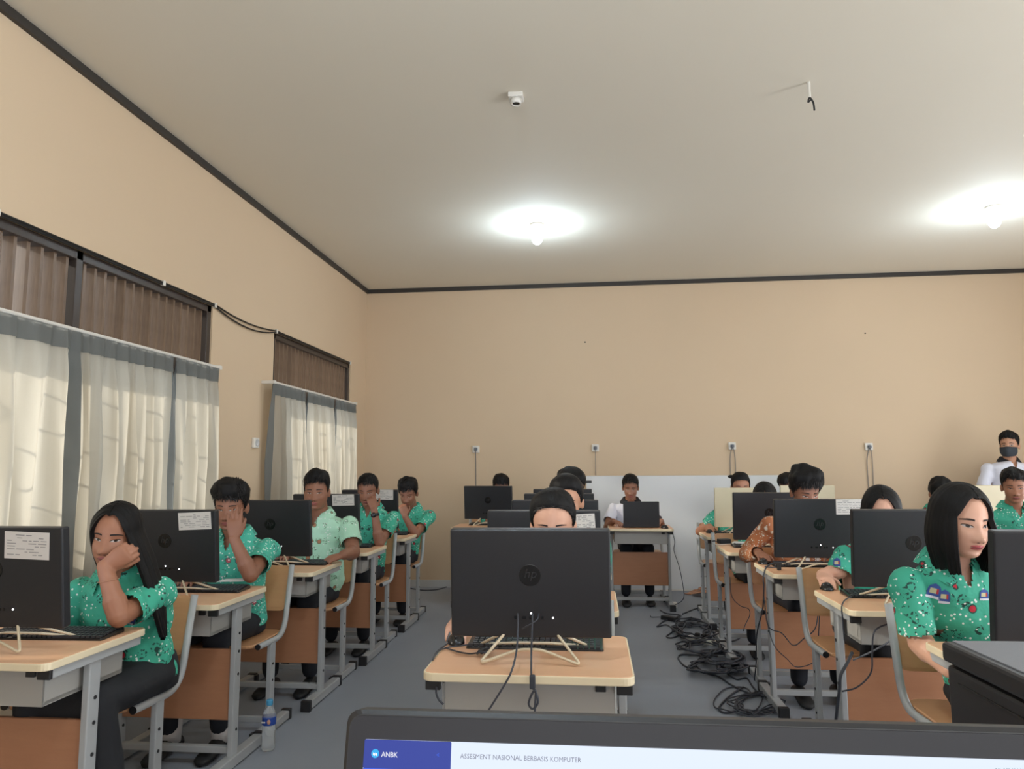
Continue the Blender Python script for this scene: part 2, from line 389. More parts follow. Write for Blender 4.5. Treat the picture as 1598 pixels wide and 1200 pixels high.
# whiteboard standing on the floor against the back wall
wb = empty('whiteboard', (1.14, YB-0.03, 0)); tag(wb, 'large blank whiteboard standing on the floor against the back wall', 'whiteboard')
MB().bbox(-1.2, 1.2, -0.008, 0.008, 0.012, 1.225, 0.003).build('board', M['whiteboard'], wb)
f = MB(); f.bbox(-1.206, 1.206, -0.011, 0.012, 0, 0.014, 0.003); f.bbox(-1.206, 1.206, -0.011, 0.012, 1.22, 1.228, 0.003)
f.bbox(-1.206, -1.198, -0.011, 0.012, 0, 1.228, 0.003); f.bbox(1.198, 1.206, -0.011, 0.012, 0, 1.228, 0.003); f.build('board_frame', M['white_plastic'], wb)

# curtains, rods and the wires above the windows
def curtain(y0, y1, z1, seed, n_fold, label, group, lean=0.0):
    n_fold = int(n_fold*1.45)
    rg = np.random.default_rng(seed); r = empty('curtain', (XL+0.10, (y0+y1)/2, 0.62)); tag(r, label, 'curtain', group)
    N, K = int((y1-y0)*110), 34; Y = np.linspace(0, 1, N)
    cuts = np.sort(rg.uniform(0.0, 1, n_fold)); ph = np.interp(Y, np.linspace(0, 1, n_fold), np.cumsum(rg.uniform(0.6, 1.5, n_fold)))*math.pi*1.25
    ph2 = rg.uniform(0, 6); mb = MB(); G = []
    for k in range(K):
        t = k/(K-1); z = (z1-0.62)*t; amp = 0.016+0.034*min(1, (1-t)*2.2)
        row = []
        for i, u in enumerate(Y):
            x = amp*math.sin(ph[i]+0.4*math.sin(3*t+ph2))+0.006*math.sin(ph[i]*2.7+5*t)+0.004*math.sin(40*u+9*t)
            y = (u-0.5)*(y1-y0)*(1-0.03*math.sin(t*math.pi))+lean*(1-t)*(u-0.5)+0.012*math.sin(ph[i]*0.5+2.5*t)
            x *= 0.35+0.65*min(1, (1-t)*7)
            row.append((x, y, z))
        G.append(row)
    he = 4
    mb.loft([row[he:-he] for row in G], cap=False, closed=False); cl = mb.build('cloth', M['curtain'], r, True)
    for sl in (slice(0, he+1), slice(-he-1, None)):
        MB().loft([[(p[0]+0.003, p[1], p[2]) for p in row[sl]] for row in G], cap=False, closed=False).build('side_hem', M['curtain_hem'], r, True)
    MB().loft([[(p[0]+0.006, p[1], p[2]+d) for p in row] for row, d in ((G[-3], 0.0), (G[-2], 0.0), (G[-1], 0.0), (G[-1], 0.010))], cap=False, closed=False).build('heading_tape', M['curtain_hem'], r, True)
cg = 'curtains of the near window'
curtain(0.7, 2.0, ZR-0.012, 3, 12, 'pale backlit curtain beside the long-haired girl, farthest from the corner', cg)
curtain(1.98, 3.26, ZR-0.012, 5, 9, 'pale backlit curtain behind the computer of the girl resting her cheek', cg)
curtain(3.20, 4.06, ZR-0.012, 8, 13, 'closely pleated pale curtain above the head of the long-haired girl', cg)
curtain(4.08, 4.60, ZR-0.012, 11, 5, 'narrow end curtain beside the bare wall and wall socket', cg, 0.05)
curtain(5.45, 6.10, ZR-0.012, 14, 7, 'pale curtain of the far window, next to the wall socket', 'curtains of the far window', 0.03)
curtain(6.14, 6.82, ZR-0.012, 16, 7, 'middle pale curtain of the far window', 'curtains of the far window')
curtain(6.86, 7.46, ZR-0.012, 19, 6, 'pale curtain of the far window, next to the room corner', 'curtains of the far window', 0.04)
def rod(y0, y1, label):
    r = empty('curtain_rod', (XL+0.10, (y0+y1)/2, ZR+0.008)); tag(r, label, 'curtain rod'); h = (y1-y0)/2
    MB().tube([(0, -h, 0), (0, h, 0)], 0.009, 8).build('rail', M['white_plastic'], r)
    for y in (-h+0.02, h-0.02): MB().bbox(-0.10, 0.012, y-0.015, y+0.015, -0.012, 0.014, 0.003).build('bracket', M['white_plastic'], r)
rod(0.6, 4.62, 'thin white curtain rod of the near window'); rod(5.43, 7.48, 'thin white curtain rod of the far window')
wires = empty('wall_wires', (XL+0.012, 5.1, 2.46)); tag(wires, 'two dark wires sagging along the wall between the louvred windows', 'wire')
for dz, sag in ((0.0, 0.035), (-0.012, 0.06)):
    P = [(0, -4.3, dz), (0.0, -2.3, dz)]+[(0.004, -0.44+0.98*t, dz-sag*4*t*(1-t)) for t in np.linspace(0, 1, 9)]+[(0, 2.43, dz)]
    MB().tube(P, 0.006, 6).build('wire', M['iron'], wires)
for y in (-2.3, -1.05, -0.44, 0.55, 2.4): MB().bbox(-0.010, 0.012, y-0.012, y+0.012, -0.02, 0.012, 0.002).build('clip', M['white_plastic'], wires)

# wall sockets and cords
def socket(name, loc, rz, label, cords, ln):
    r = empty(name, loc, rz); tag(r, label, 'wall socket', 'wall sockets of the back wall' if ln else None)
    MB().bbox(-0.04, 0.04, -0.028, 0, -0.04, 0.04, 0.006).build('plate', M['white_plastic'], r)
    MB().lathe([(0.001, -0.029), (0.026, -0.029), (0.026, -0.034), (0.020, -0.034), (0.018, -0.026), (0.001, -0.026)], (0, 0, 0), 20, axis=1).build('socket_rim', M['skirting'], r, True)
    for k in range(cords):
        x = (k-(cords-1)/2)*0.035
        if k == 0: MB().bbox(-0.015, 0.015, -0.055, -0.026, -0.018, 0.014, 0.005).build('plug', M['gcable'], r)
        P = spline([(0, -0.045, -0.012), (x, -0.03, -0.06), (x*1.6, -0.012, -0.2), (x*1.3, -0.01, -ln*0.6), (x*2, -0.012, -ln)], 8)
        MB().tube(P, 0.0035, 6).build('cord', M['gcable'] if ln > 0.2 else M['cable'], r)
for px, py, c, lb in ((743, 701, 1, 'white wall socket with dark cord above the far middle computer'), (929, 699, 1, 'white wall socket left of the white-shirted boy'),
                      (1142, 696, 2, 'white wall socket above the girl with the bun'), (1355, 697, 2, 'white wall socket above the centre-parted girl')):
    p = at(px, py, 1, YB); socket('wall_socket', tuple(p), 0, lb, c, 1.1)
p = at(396, 691, 0, XL); socket('wall_socket', tuple(p), math.pi/2, 'small white wall socket between the two curtained windows', 0, 0)
for px, py, lb in ((913, 534, 'tiny dark nail in the back wall above the white-shirted boy'), (1350, 520, 'tiny dark nail in the back wall above the centre-parted girl')):
    p = at(px, py, 1, YB); o = MB().lathe([(0.001, -0.006), (0.008, -0.005), (0.008, 0)], (0, 0, 0), 10, axis=1).build('wall_nail', M['iron']); o.location = tuple(p)
    tag(o, lb, 'nail', 'nails in the back wall')

# ceiling lamps, empty lamp holder, hook
def ceiling_lamp(x, y, label, power):
    r = empty('ceiling_lamp', (x, y, ZC)); tag(r, label, 'lamp', 'bare ceiling bulbs')
    MB().lathe([(0.001, 0), (0.062, 0), (0.060, -0.012), (0.046, -0.022), (0.03, -0.030), (0.024, -0.05), (0.001, -0.05)], n=24).build('lamp_base', M['white_plastic'], r, True)
    b = MB().lathe([(0.014, -0.045), (0.018, -0.06), (0.036, -0.085), (0.047, -0.115), (0.046, -0.14), (0.034, -0.165), (0.016, -0.178), (0.001, -0.18)], n=24).build('bulb', M['bulb'], r, True)
    l = bpy.data.lights.new('bulb_light', 'POINT'); l.energy = power; l.shadow_soft_size = 0.05; l.color = (0.66, 0.84, 1.0)
    lo = bpy.data.objects.new('bulb_light', l); col.objects.link(lo); lo.location = (0, 0, -0.28); lo.parent = r
ceiling_lamp(-0.434, 6.016, 'bright bare bulb on the ceiling above the middle row', 19)
ceiling_lamp(3.277, 6.04, 'bright bare bulb on the ceiling above the standing man', 19)
ceiling_lamp(-0.39, 1.35, 'unseen bare bulb added on the ceiling above the teacher desk', 48)  # out of view, added to brighten the near ceiling
ceiling_lamp(3.25, 1.35, 'unseen bare bulb added on the ceiling above the black printer', 40)  # second added bulb out of view, lifts the near ceiling
r = empty('lamp_holder', (-0.388, 3.825, ZC)); tag(r, 'small square white ceiling lamp holder without a bulb', 'lamp holder')
MB().bbox(-0.042, 0.042, -0.042, 0.042, -0.028, 0, 0.006).build('mounting_plate', M['white_plastic'], r)
MB().lathe([(0.03, -0.026), (0.03, -0.055), (0.022, -0.055), (0.02, -0.03)], n=20).build('holder', M['white_plastic'], r, True)
MB().lathe([(0.001, -0.05), (0.02, -0.05), (0.02, -0.046), (0.001, -0.046)], n=16).build('contact', M['iron'], r)
r = empty('ceiling_hook', (1.215, 3.879, ZC)); tag(r, 'white ceiling hook with a dangling scrap of dark wire', 'hook')
MB().tube([(0, 0, 0), (0, 0, -0.09)], 0.008, 8).build('hook_rod', M['white_plastic'], r)
MB().tube(spline([(0, 0, -0.085), (0.006, 0, -0.10), (-0.008, 0, -0.115), (0.0, 0, -0.09), (0.018, 0, -0.12), (0.022, 0, -0.165)], 6), 0.005, 6).build('wire_end', M['iron'], r, True)

# ------------------------------------------------------------------ desk, chair, computer prototypes
def make_desk():
    r = empty('student_desk')
    top = rrect(0.60, 0.50, 0.03)
    tt = MB(); tt.loft([[(x, y+0.25, z) for x, y in [(a*s, b*s) for a, b in top]] for z, s in ((0.7275, 0.985), (0.7485, 0.985), (0.75, 0.982))]); tb = tt.build('tabletop', M['desk_top'], r)
    eb = MB(); eb.loft([[(a*s, b*s+0.25, z) for a, b in top] for s, z in ((0.984, 0.7265), (0.997, 0.7265), (1.0, 0.729), (1.0, 0.746), (0.997, 0.7488), (0.984, 0.7488))], cap=False); eb.build('edge_band', M['edge'], tb, False)
    tr = MB(); tr.bbox(-0.245, 0.245, 0.06, 0.44, 0.605, 0.622, 0.003); tr.bbox(-0.245, 0.245, 0.06, 0.068, 0.605, 0.722, 0.002)
    tr.bbox(-0.245, -0.237, 0.06, 0.44, 0.605, 0.722, 0.002); tr.bbox(0.237, 0.245, 0.06, 0.44, 0.605, 0.722, 0.002); tr.build('book_tray', M['tray'], r)
    MB().bbox(0.19, 0.22, 0.05, 0.062, 0.695, 0.715, 0.002).build('tray_bracket', M['cap'], r)
    capm = MB().bbox(-0.022, 0.022, -0.006, 0.008, -0.016, 0.016, 0.003).mesh('end_cap', M['cap'])
    fcap = MB().bbox(-0.027, 0.027, -0.012, 0.02, -0.003, 0.058, 0.004).mesh('rail_cap', M['cap'])
    holes = MB()
    for z in (0.2, 0.40, 0.50, 0.58): holes.lathe([(0.001, 0.0275), (0.006, 0.0275), (0.006, 0.02), (0.001, 0.02)], (0, 0, z), 10, axis=0); 
    holes.box(-0.0262, 0.0262, -0.0005, 0.0005, 0.05, 0.052)
    holes = MB()
    for z in (0.16, 0.40, 0.50, 0.58):
        for sx in (1, -1): holes.lathe([(0.0005, 0.0), (0.0065, 0.0), (0.0065, 0.003*sx), (0.0005, 0.003*sx)], (0.0125*sx, 0.006, z), 10, axis=0)
    hm = holes.mesh('bolt_holes', M['cap'])
    for s in (-1, 1):
        x = s*0.272
        st = MB().bbox(x-0.02, x+0.02, 0.03, 0.47, 0.697, 0.727, 0.003).build('side_rail', M['steel'], r)
        c = link('end_cap', capm, st); c.location = (x, 0.028, 0.712)
        po = MB().bbox(x-0.0125, x+0.0125, 0.215, 0.27, 0.045, 0.70, 0.004).build('post', M['steel'], r)
        h = link('bolt_holes', hm, po); h.location = (x, 0.24, 0)
        fr = MB().bbox(x-0.024, x+0.024, 0.03, 0.52, 0.006, 0.052, 0.005).build('floor_rail', M['steel'], r)
        a = link('rail_cap', fcap, fr); a.location = (x, 0.03, 0); b = link('rail_cap', fcap, fr); b.location = (x, 0.52, 0); b.rotation_euler = (0, 0, math.pi)
    MB().bbox(-0.26, 0.26, 0.235, 0.253, 0.20, 0.51, 0.003).build('front_panel', M['panel'], r)
    MB().bbox(-0.26, 0.26, 0.225, 0.255, 0.06, 0.09, 0.004).build('crossbar', M['steel'], r)
    return r
def make_chair():
    """seat front at y=0, back rest behind it; the sitter faces -y"""
    r = empty('student_chair')
    capm = MB().lathe([(0.0005, -0.001), (0.0145, -0.001), (0.0145, 0.002), (0.0005, 0.002)], n=14, axis=1).mesh('tube_plug', M['cap'])
    fcap = MB().bbox(-0.025, 0.025, -0.012, 0.02, -0.003, 0.052, 0.004).mesh('rail_cap', M['cap'])
    for s in (-1, 1):
        x = s*0.255
        sf = MB().tube(corner_path([(x, 0.0, 0.455), (x, 0.30, 0.445), (x, 0.385, 0.80)], 0.10, 7), 0.0145, 12).build('side_tube', M['steel'], r, True)
        c = link('tube_plug', capm, sf); c.location = (x, 0.0, 0.455)
        po = MB().bbox(x-0.0125, x+0.0125, 0.13, 0.18, 0.04, 0.445, 0.004).build('leg_post', M['steel'], r)
        h = MB()
        for z in (0.15, 0.26, 0.34):
            for q in (1, -1): h.lathe([(0.0005, 0), (0.006, 0), (0.006, 0.003*q), (0.0005, 0.003*q)], (x+0.0125*q, 0.15, z), 10, axis=0)
        h.build('bolt_holes', M['cap'], po)
        fr = MB().bbox(x-0.022, x+0.022, 0.0, 0.37, 0.006, 0.046, 0.005).build('floor_rail', M['steel'], r)
        a = link('rail_cap', fcap, fr); a.location = (x, 0.0, 0); b = link('rail_cap', fcap, fr); b.location = (x, 0.37, 0); b.rotation_euler = (0, 0, math.pi)
    seat = MB(); seat.loft([[(a*s, b*s+0.155, 0.448+dz+0.02*max(0, (b-0.05))) for a, b in rrect(0.48, 0.36, 0.05)] for s, dz in ((0.98, 0), (1, 0.004), (1, 0.013), (0.98, 0.017))]); seat.build('seat', M['ply'], r)
    bk = MB(); n = 13; rings = []
    for t in (0, 0.007, 0.014):
        ring = []
        for a, b in rrect(0.49, 0.23, 0.03): ring.append((a, 0.33+t+(b+0.115)*0.235-0.0+0.018*(1-(a/0.245)**2), 0.565+b+0.115))
        rings.append(ring)
    bk.loft(rings).build('backrest', M['ply'], r)
    MB().bbox(-0.245, 0.245, 0.145, 0.170, 0.05, 0.078, 0.003).build('crossbar', M['steel'], r)
    return r
TILT = math.radians(6)
def make_aio(kind='black', Wd=0.485, Hd=0.325, tilt=TILT):
    """back faces -y, screen faces +y; stands on z=0"""
    r = empty('computer'); case = M['black'] if kind == 'black' else M['cream']
    def tl(p):
        x, y, z = p; z -= 0.07; return (x, y*math.cos(tilt)-z*math.sin(tilt), 0.07+y*math.sin(tilt)+z*math.cos(tilt))
    R = rrect(Wd, Hd, 0.006, 3); zc = 0.07+Hd/2
    b = MB(); b.loft([[tl((a*s, y, zc+h*s)) for a, h in R] for y, s in ((0.012, 0.994), (0.008, 1.0), (-0.017, 1.0), (-0.021, 0.994), (-0.0228, 0.982), (-0.0232, 0.96))]); pb = b.build('case', case, r)
    MB().loft([[tl((a, y, zc+h)) for a, h in rrect(Wd-0.012, Hd-0.012, 0.004, 2)] for y in (0.0124, 0.0134)]).build('bezel', M['black2'], r)
    MB().loft([[tl((a, y, zc+0.012+h)) for a, h in rrect(Wd-0.03, Hd-0.05, 0.002, 2)] for y in (0.0135, 0.0142)]).build('screen', M['screen'], r)
    if kind == 'black':
        lg = MB(); lg.loft([[tl((0.0325*s*math.cos(t), y, zc+0.025+0.0325*s*math.sin(t))) for t in np.arange(28)*2*math.pi/28] for y, s in ((-0.0225, 1.0), (-0.0240, 1.0), (-0.0243, 0.96))]); lo = lg.build('logo_disc', M['black2'], r)
        tm = text_mesh('hp', 0.040, M['logo'], 0.25, 'CENTER'); 
        t = link('logo_letters', tm, lo); t.location = tl((0, -0.0247, zc+0.017)); t.rotation_euler = (math.pi/2+tilt, 0, 0)
        pr = MB()
        for x, w in ((-0.045, 0.008), (-0.02, 0.012), (0.0, 0.008), (0.022, 0.007), (0.036, 0.007)): pr.add([tl((x+a, y, 0.13+h)) for y in (-0.0225, -0.0250) for a, h in ((-w/2, -0.004), (w/2, -0.004), (w/2, 0.004), (-w/2, 0.004))], [(0, 1, 2, 3), (4, 7, 6, 5), (0, 4, 5, 1), (1, 5, 6, 2), (2, 6, 7, 3), (3, 7, 4, 0)])
        pr.build('ports', M['black2'], r)
        for x, z in ((0.002, 0.143), (0.068, 0.130)):
            MB().ball(tl((x, -0.0235, z)), 0.0027, 6).build('indicator_light', M['led'], r)
    rear = corner_path([(-0.075, -0.012, 0.10), (-0.075, -0.014, 0.082), (-0.150, -0.085, 0.005), (-0.070, -0.066, 0.030), (-0.03, -0.060, 0.042), (0.03, -0.060, 0.042), (0.070, -0.066, 0.030), (0.150, -0.085, 0.005), (0.075, -0.014, 0.082), (0.075, -0.012, 0.10)], 0.022, 5)
    front = corner_path([(-0.075, -0.004, 0.082), (-0.178, 0.145, 0.005), (-0.06, 0.105, 0.022), (0.06, 0.105, 0.022), (0.178, 0.145, 0.005), (0.075, -0.004, 0.082)], 0.022, 5)
    st = MB(); st.tube(rear, 0.0045, 8); st.build('wire_stand', M['wire'], r, True); MB().tube(front, 0.0045, 8).build('wire_stand', M['wire'], r, True)
    return r
def make_keyboard():
    r = empty('keyboard'); b = MB()
    b.loft([[(x, y*s, z+k*(y+0.066)*0.09) for x, y in [(a*s2, q*s2) for a, q in rrect(0.44, 0.135, 0.008, 3)]] for z, k, s, s2 in ((0.0, 0, 1, 0.98), (0.003, 0, 1, 1), (0.012, -1, 1, 1), (0.019, -1, 1, 0.985))]); b.build('key_base', M['black2'], r)
    k = MB()
    for j in range(6):
        y = -0.052+j*0.0192; z = 0.016-(y+0.066)*0.09; x = -0.208; i = 0
        while x < 0.205:
            w = 0.0165
            if j == 5 and i == 4: w = 0.10
            if not (0.105 < x < 0.112): k.box(x, x+w-0.0028, y, y+0.0155, z, z+0.008)
            x += w+0.0015; i += 1
    o = k.build('keys', M['key'], r); o['kind'] = 'stuff'
    return r
def make_mouse():
    r = empty('computer_mouse'); b = MB(); rings = []
    for t in np.linspace(0.02, 0.98, 10):
        y = -0.052+0.104*t; w = 0.031*math.sin(math.pi*t)**0.45; h = 0.034*math.sin(math.pi*(0.15+0.75*t))**0.8*math.sin(math.pi*t)**0.35
        rings.append([(w*math.cos(a), y, 0.002+max(0, h*math.sin(a))) for a in np.linspace(-0.2, math.pi+0.2, 12)])
    b.loft(rings).build('shell', M['black2'], r, True)
    MB().lathe([(0.0005, -0.004), (0.006, -0.004), (0.006, 0.004), (0.0005, 0.004)], (0, -0.03, 0.028), 12, axis=0).build('scroll_wheel', M['key'], r)
    return r
DESK, CHAIR, AIO, CREAM, KEYB, MOUSE = make_desk(), make_chair(), make_aio(), make_aio('cream'), make_keyboard(), make_mouse()
used = set()
def place(proto, loc, rz, label, cat, group):
    o = proto if proto.name not in used else dup(proto)
    used.add(o.name); used.add(proto.name)
    o.location = loc; o.rotation_euler = (0, 0, rz); return tag(o, label, cat, group)
def paper(aio, x, z, w, h, seed):
    rg = np.random.default_rng(seed); mb = MB(); mb.box(-w/2, w/2, 0, 0.0006, -h/2, h/2, 0)
    n = 8
    for i in range(n):
        zz = h*0.36-i*h*0.72/(n-1); a = -w*0.44; 
        if i == 0: a = -w*0.25
        while a < w*0.40:
            l = rg.uniform(0.06, 0.22)*w
            if rg.random() < 0.72: mb.box(a, min(a+l, w*0.44), -0.0004, 0.0001, zz, zz+0.0028, 1)
            a += l+0.006
            if i == 0 and a > w*0.25: break
    o = mb.build('paper_note', [M['paper'], M['ink']], aio); dz = z-0.07
    o.location = (x, -0.0248*math.cos(TILT)-dz*math.sin(TILT), 0.07+dz*math.cos(TILT)); o.rotation_euler = (TILT, rng.normal(0, 0.03), 0); tag(o, 'white printed paper slip')

# seats: key, who, desk centre x, desk front y, computer centre x (None = none), kind, computer turn, chair
SEATS = [
 ('L1', 'girl resting her cheek on her hand', -1.930, 2.07, -1.945, 'black', 0.0),
 ('L2', 'boy pressing his hand to his face', -1.900, 3.00, -1.930, 'black', 0.0),
 ('L3', 'boy in the pale mint shirt', -1.855, 3.95, -1.870, 'black', 0.0),
 ('L4', 'boy wearing a black wristwatch', -1.835, 4.88, -1.885, 'black', 0.0),
 ('L5', 'boy by the window nearest the corner', -1.830, 5.86, -1.870, 'black', 0.0),
 ('C1', 'girl peeking over her screen', -0.191, 2.085, -0.192, 'black', 0.02),
 ('C2', 'girl with the bare ear and tied hair', -0.200, 3.00, -0.210, 'black', 0.0),
 ('C3', 'girl wearing a hair clip', -0.205, 3.95, -0.210, 'black', 0.0),
 ('C4', 'empty middle place behind the hair clip girl', -0.220, 4.93, -0.230, 'black', 0.0),
 ('C5', 'last middle place before the back row', -0.240, 5.92, -0.245, 'black', 0.0),
 ('B1', 'boy showing only his brow at the back', -1.060, 6.93, -1.015, 'black', -0.10),
 ('B2', 'boy in the white shirt', 0.447, 6.89, None, None, 0.0),
 ('B3', 'student behind the far cream computer', 1.95, 6.86, 1.985, 'cream', 0.0),
 ('B4', 'place in front of the standing man', 3.60, 6.75, 3.615, 'cream', 0.0),
 ('R2', 'girl with the black bob', 1.378, 2.10, 1.375, 'black', 0.0),
 ('R3', 'girl with centre-parted hair', 1.320, 3.10, 1.333, 'black', 0.0),
 ('R4', 'boy in the orange batik shirt', 1.260, 4.08, 1.250, 'black', 0.0),
 ('R5', 'student bowing behind the screen', 1.200, 5.07, 1.214, 'black', 0.0),
 ('R6', 'girl with the bun', 1.230, 6.13, 1.262, 'cream', 0.0),
 ('Q5', 'short-haired boy before the standing man', 3.170, 5.10, 3.18, 'black', 0.0),
 ('Q6', 'student behind the bob-haired girl', 3.150, 6.08, None, None, 0.0),
]
SEAT = {}
for key, who, dx, F, ax, kind, turn in SEATS:
    SEAT[key] = (dx, F, who)
    place(DESK, (dx, F, 0), 0, 'wood-topped steel desk of the '+who, 'desk', 'student desks')
    place(CHAIR, (dx+0.0, F+0.50, 0), 0, 'tubular steel chair with plywood seat of the '+who, 'chair', 'student chairs')
    if ax is not None:
        a = place(AIO if kind == 'black' else CREAM, (ax, F+0.175+(0.02 if key[0] == 'B' else 0), 0.75), turn, '%s computer facing the %s' % (kind, who), 'computer', kind+' computers')
        SEAT[key+'a'] = a
        k = place(KEYB, (ax+(0.06 if key[0] == 'L' else 0.0), F+0.345, 0.75), math.pi+(0.04 if key[0] == 'L' else 0), 'black keyboard on the desk of the '+who, 'keyboard', 'black keyboards')
for key, x, z, w, h in (('L1', 0.12, 0.335, 0.158, 0.088), ('L2', 0.145, 0.345, 0.155, 0.078), ('L4', 0.13, 0.352, 0.16, 0.078), ('L5', 0.12, 0.352, 0.17, 0.085), ('C2', 0.17, 0.345, 0.10, 0.07), ('R4', 0.16, 0.352, 0.145, 0.085)):
    paper(SEAT[key+'a'], x, z, w, h, hash(key) % 1000 if False else sum(map(ord, key)))
def mouse_at(px, py, z, rz, who):
    p = at(px, py, 2, z); return place(MOUSE, (p[0], p[1], 0.75), rz, 'black mouse under the hand of the '+who, 'computer mouse', 'black mice'), p

# ------------------------------------------------------------------ people
def rotm(psi, pitch, tilt):
    return np.array(Matrix.Rotation(psi, 3, 'Z') @ Matrix.Rotation(tilt, 3, 'Y') @ Matrix.Rotation(pitch, 3, 'X'))
def remesh(mb, vox, smooth_it=3):
    """one continuous surface out of overlapping closed pieces"""
    me = bpy.data.meshes.new('tmp'); me.from_pydata(mb.v, [], mb.f); o = bpy.data.objects.new('tmp', me); col.objects.link(o)
    bm = bmesh.new(); bm.from_mesh(me); bmesh.ops.recalc_face_normals(bm, faces=bm.faces[:]); bm.to_mesh(me); bm.free()
    md = o.modifiers.new('r', 'REMESH'); md.mode = 'VOXEL'; md.voxel_size = vox; md.use_smooth_shade = True
    bpy.context.view_layer.update(); dg = bpy.context.evaluated_depsgraph_get()
    res = bpy.data.meshes.new_from_object(o.evaluated_get(dg)); bpy.data.objects.remove(o); bpy.data.meshes.remove(me)
    V = np.empty(len(res.vertices)*3); res.vertices.foreach_get('co', V); V = V.reshape(-1, 3)
    E = np.empty(len(res.edges)*2, int); res.edges.foreach_get('vertices', E); E = E.reshape(-1, 2)
    deg = np.bincount(E.ravel(), minlength=len(V)).astype(float)[:, None]
    for it in range(smooth_it):
        for lam in (0.55, -0.20):
            S = np.zeros_like(V)
            for k in range(3):
                S[:, k] = np.bincount(E[:, 0], V[E[:, 1], k], len(V))+np.bincount(E[:, 1], V[E[:, 0], k], len(V))
            V = V+lam*(S/np.maximum(deg, 1)-V)
    return res, V
def setv(me, V):
    me.vertices.foreach_set('co', np.ascontiguousarray(V).ravel()); me.polygons.foreach_set('use_smooth', [True]*len(me.polygons)); me.update()
def ell(c, u, v, a, b, n=20):
    return [c+a*math.cos(t)*u+b*math.sin(t)*v for t in np.arange(n)*2*math.pi/n]
def nrm(v): v = np.asarray(v, float); return v/(np.linalg.norm(v)+1e-9)
def ik(S, Wp, pole, l1, l2):
    d = Wp-S; L = np.linalg.norm(d)
    if L > (l1+l2)*0.985: k = L/((l1+l2)*0.985); l1 *= k; l2 *= k
    dn = d/L; a = (l1*l1-l2*l2+L*L)/(2*L); h = math.sqrt(max(1e-6, l1*l1-a*a)); p = np.asarray(pole, float); p = nrm(p-dn*(p@dn))
    return S+dn*a+p*h
def hand(mb, Wp, d, n, side, curl=0.5, spread=0.0, sc=1.0, thumb=0.75):
    d = nrm(d); n = nrm(np.asarray(n, float)-d*(np.asarray(n, float)@d)); th = np.cross(d, n)*side
    rings = []
    for t, a, b in ((0.0, 0.024, 0.018), (0.03, 0.031, 0.017), (0.06, 0.038, 0.0155), (0.088, 0.039, 0.012), (0.094, 0.034, 0.008)): rings.append(ell(Wp+d*t*sc, th, n, a*sc, b*sc, 14))
    mb.loft(rings)
    for i, (L, r) in enumerate(((0.070, 0.0088), (0.078, 0.0090), (0.072, 0.0086), (0.056, 0.0078))):
        off = 0.029-0.0195*i; p = Wp+(d*(0.084-0.004*abs(i-1))+th*off)*sc; dd = nrm(d+th*spread*(1.2-0.8*i)); ang = 0.0
        for q, f in enumerate((0.45, 0.31, 0.24)):
            ang += curl*(0.55, 1.0, 0.8)[q]; e = p+(dd*math.cos(ang)+n*math.sin(ang))*L*f*sc; mb.cap2(p, e, r*sc*(1-0.08*q), r*sc*(0.92-0.08*q), 8); p = e
    p = Wp+(d*0.028+th*0.026+n*0.004)*sc; dirs = (nrm(d*0.75+th*thumb+n*0.25), nrm(d*1.0+th*thumb*0.35+n*0.35))
    mb.cap2(Wp+d*0.015*sc, p, 0.015*sc, 0.0135*sc, 8)
    for dd, L, r in ((dirs[0], 0.040, 0.0115), (dirs[1], 0.034, 0.0100)):
        e = p+dd*L*sc; mb.cap2(p, e, r*sc, r*0.88*sc, 8); p = e
def patch(bvh, fn, nu, nv, off, Rh, Hc, base, mi=0, mb=None):
    """grid patch laid on the face: fn(u,v) -> (x,z) in head space"""
    mb = mb or MB(); G = []
    for i in range(nu):
        row = []
        for j in range(nv):
            u, v = i/(nu-1)*2-1, j/(nv-1)*2-1; x, z = fn(u, v)
            h = bvh.ray_cast(Vector((x, -0.015, z)), Vector((0, -1, 0)))
            y = h[0][1] if h[0] is not None else -0.07
            o = off*(1 if callable(off) is False else 1) if not callable(off) else off(u, v)
            row.append(Rh@np.array([x, y-o, z])+Hc-base)
        G.append(row)
    mb.loft(G, mi, cap=False, closed=False); return mb
HL_AZ = np.radians([0, 30, 55, 72, 82, 95, 108, 125, 150, 180]); HL_Z = np.array([0.072, 0.068, 0.055, 0.02, -0.018, 0.005, 0.0, -0.035, -0.062, -0.07])
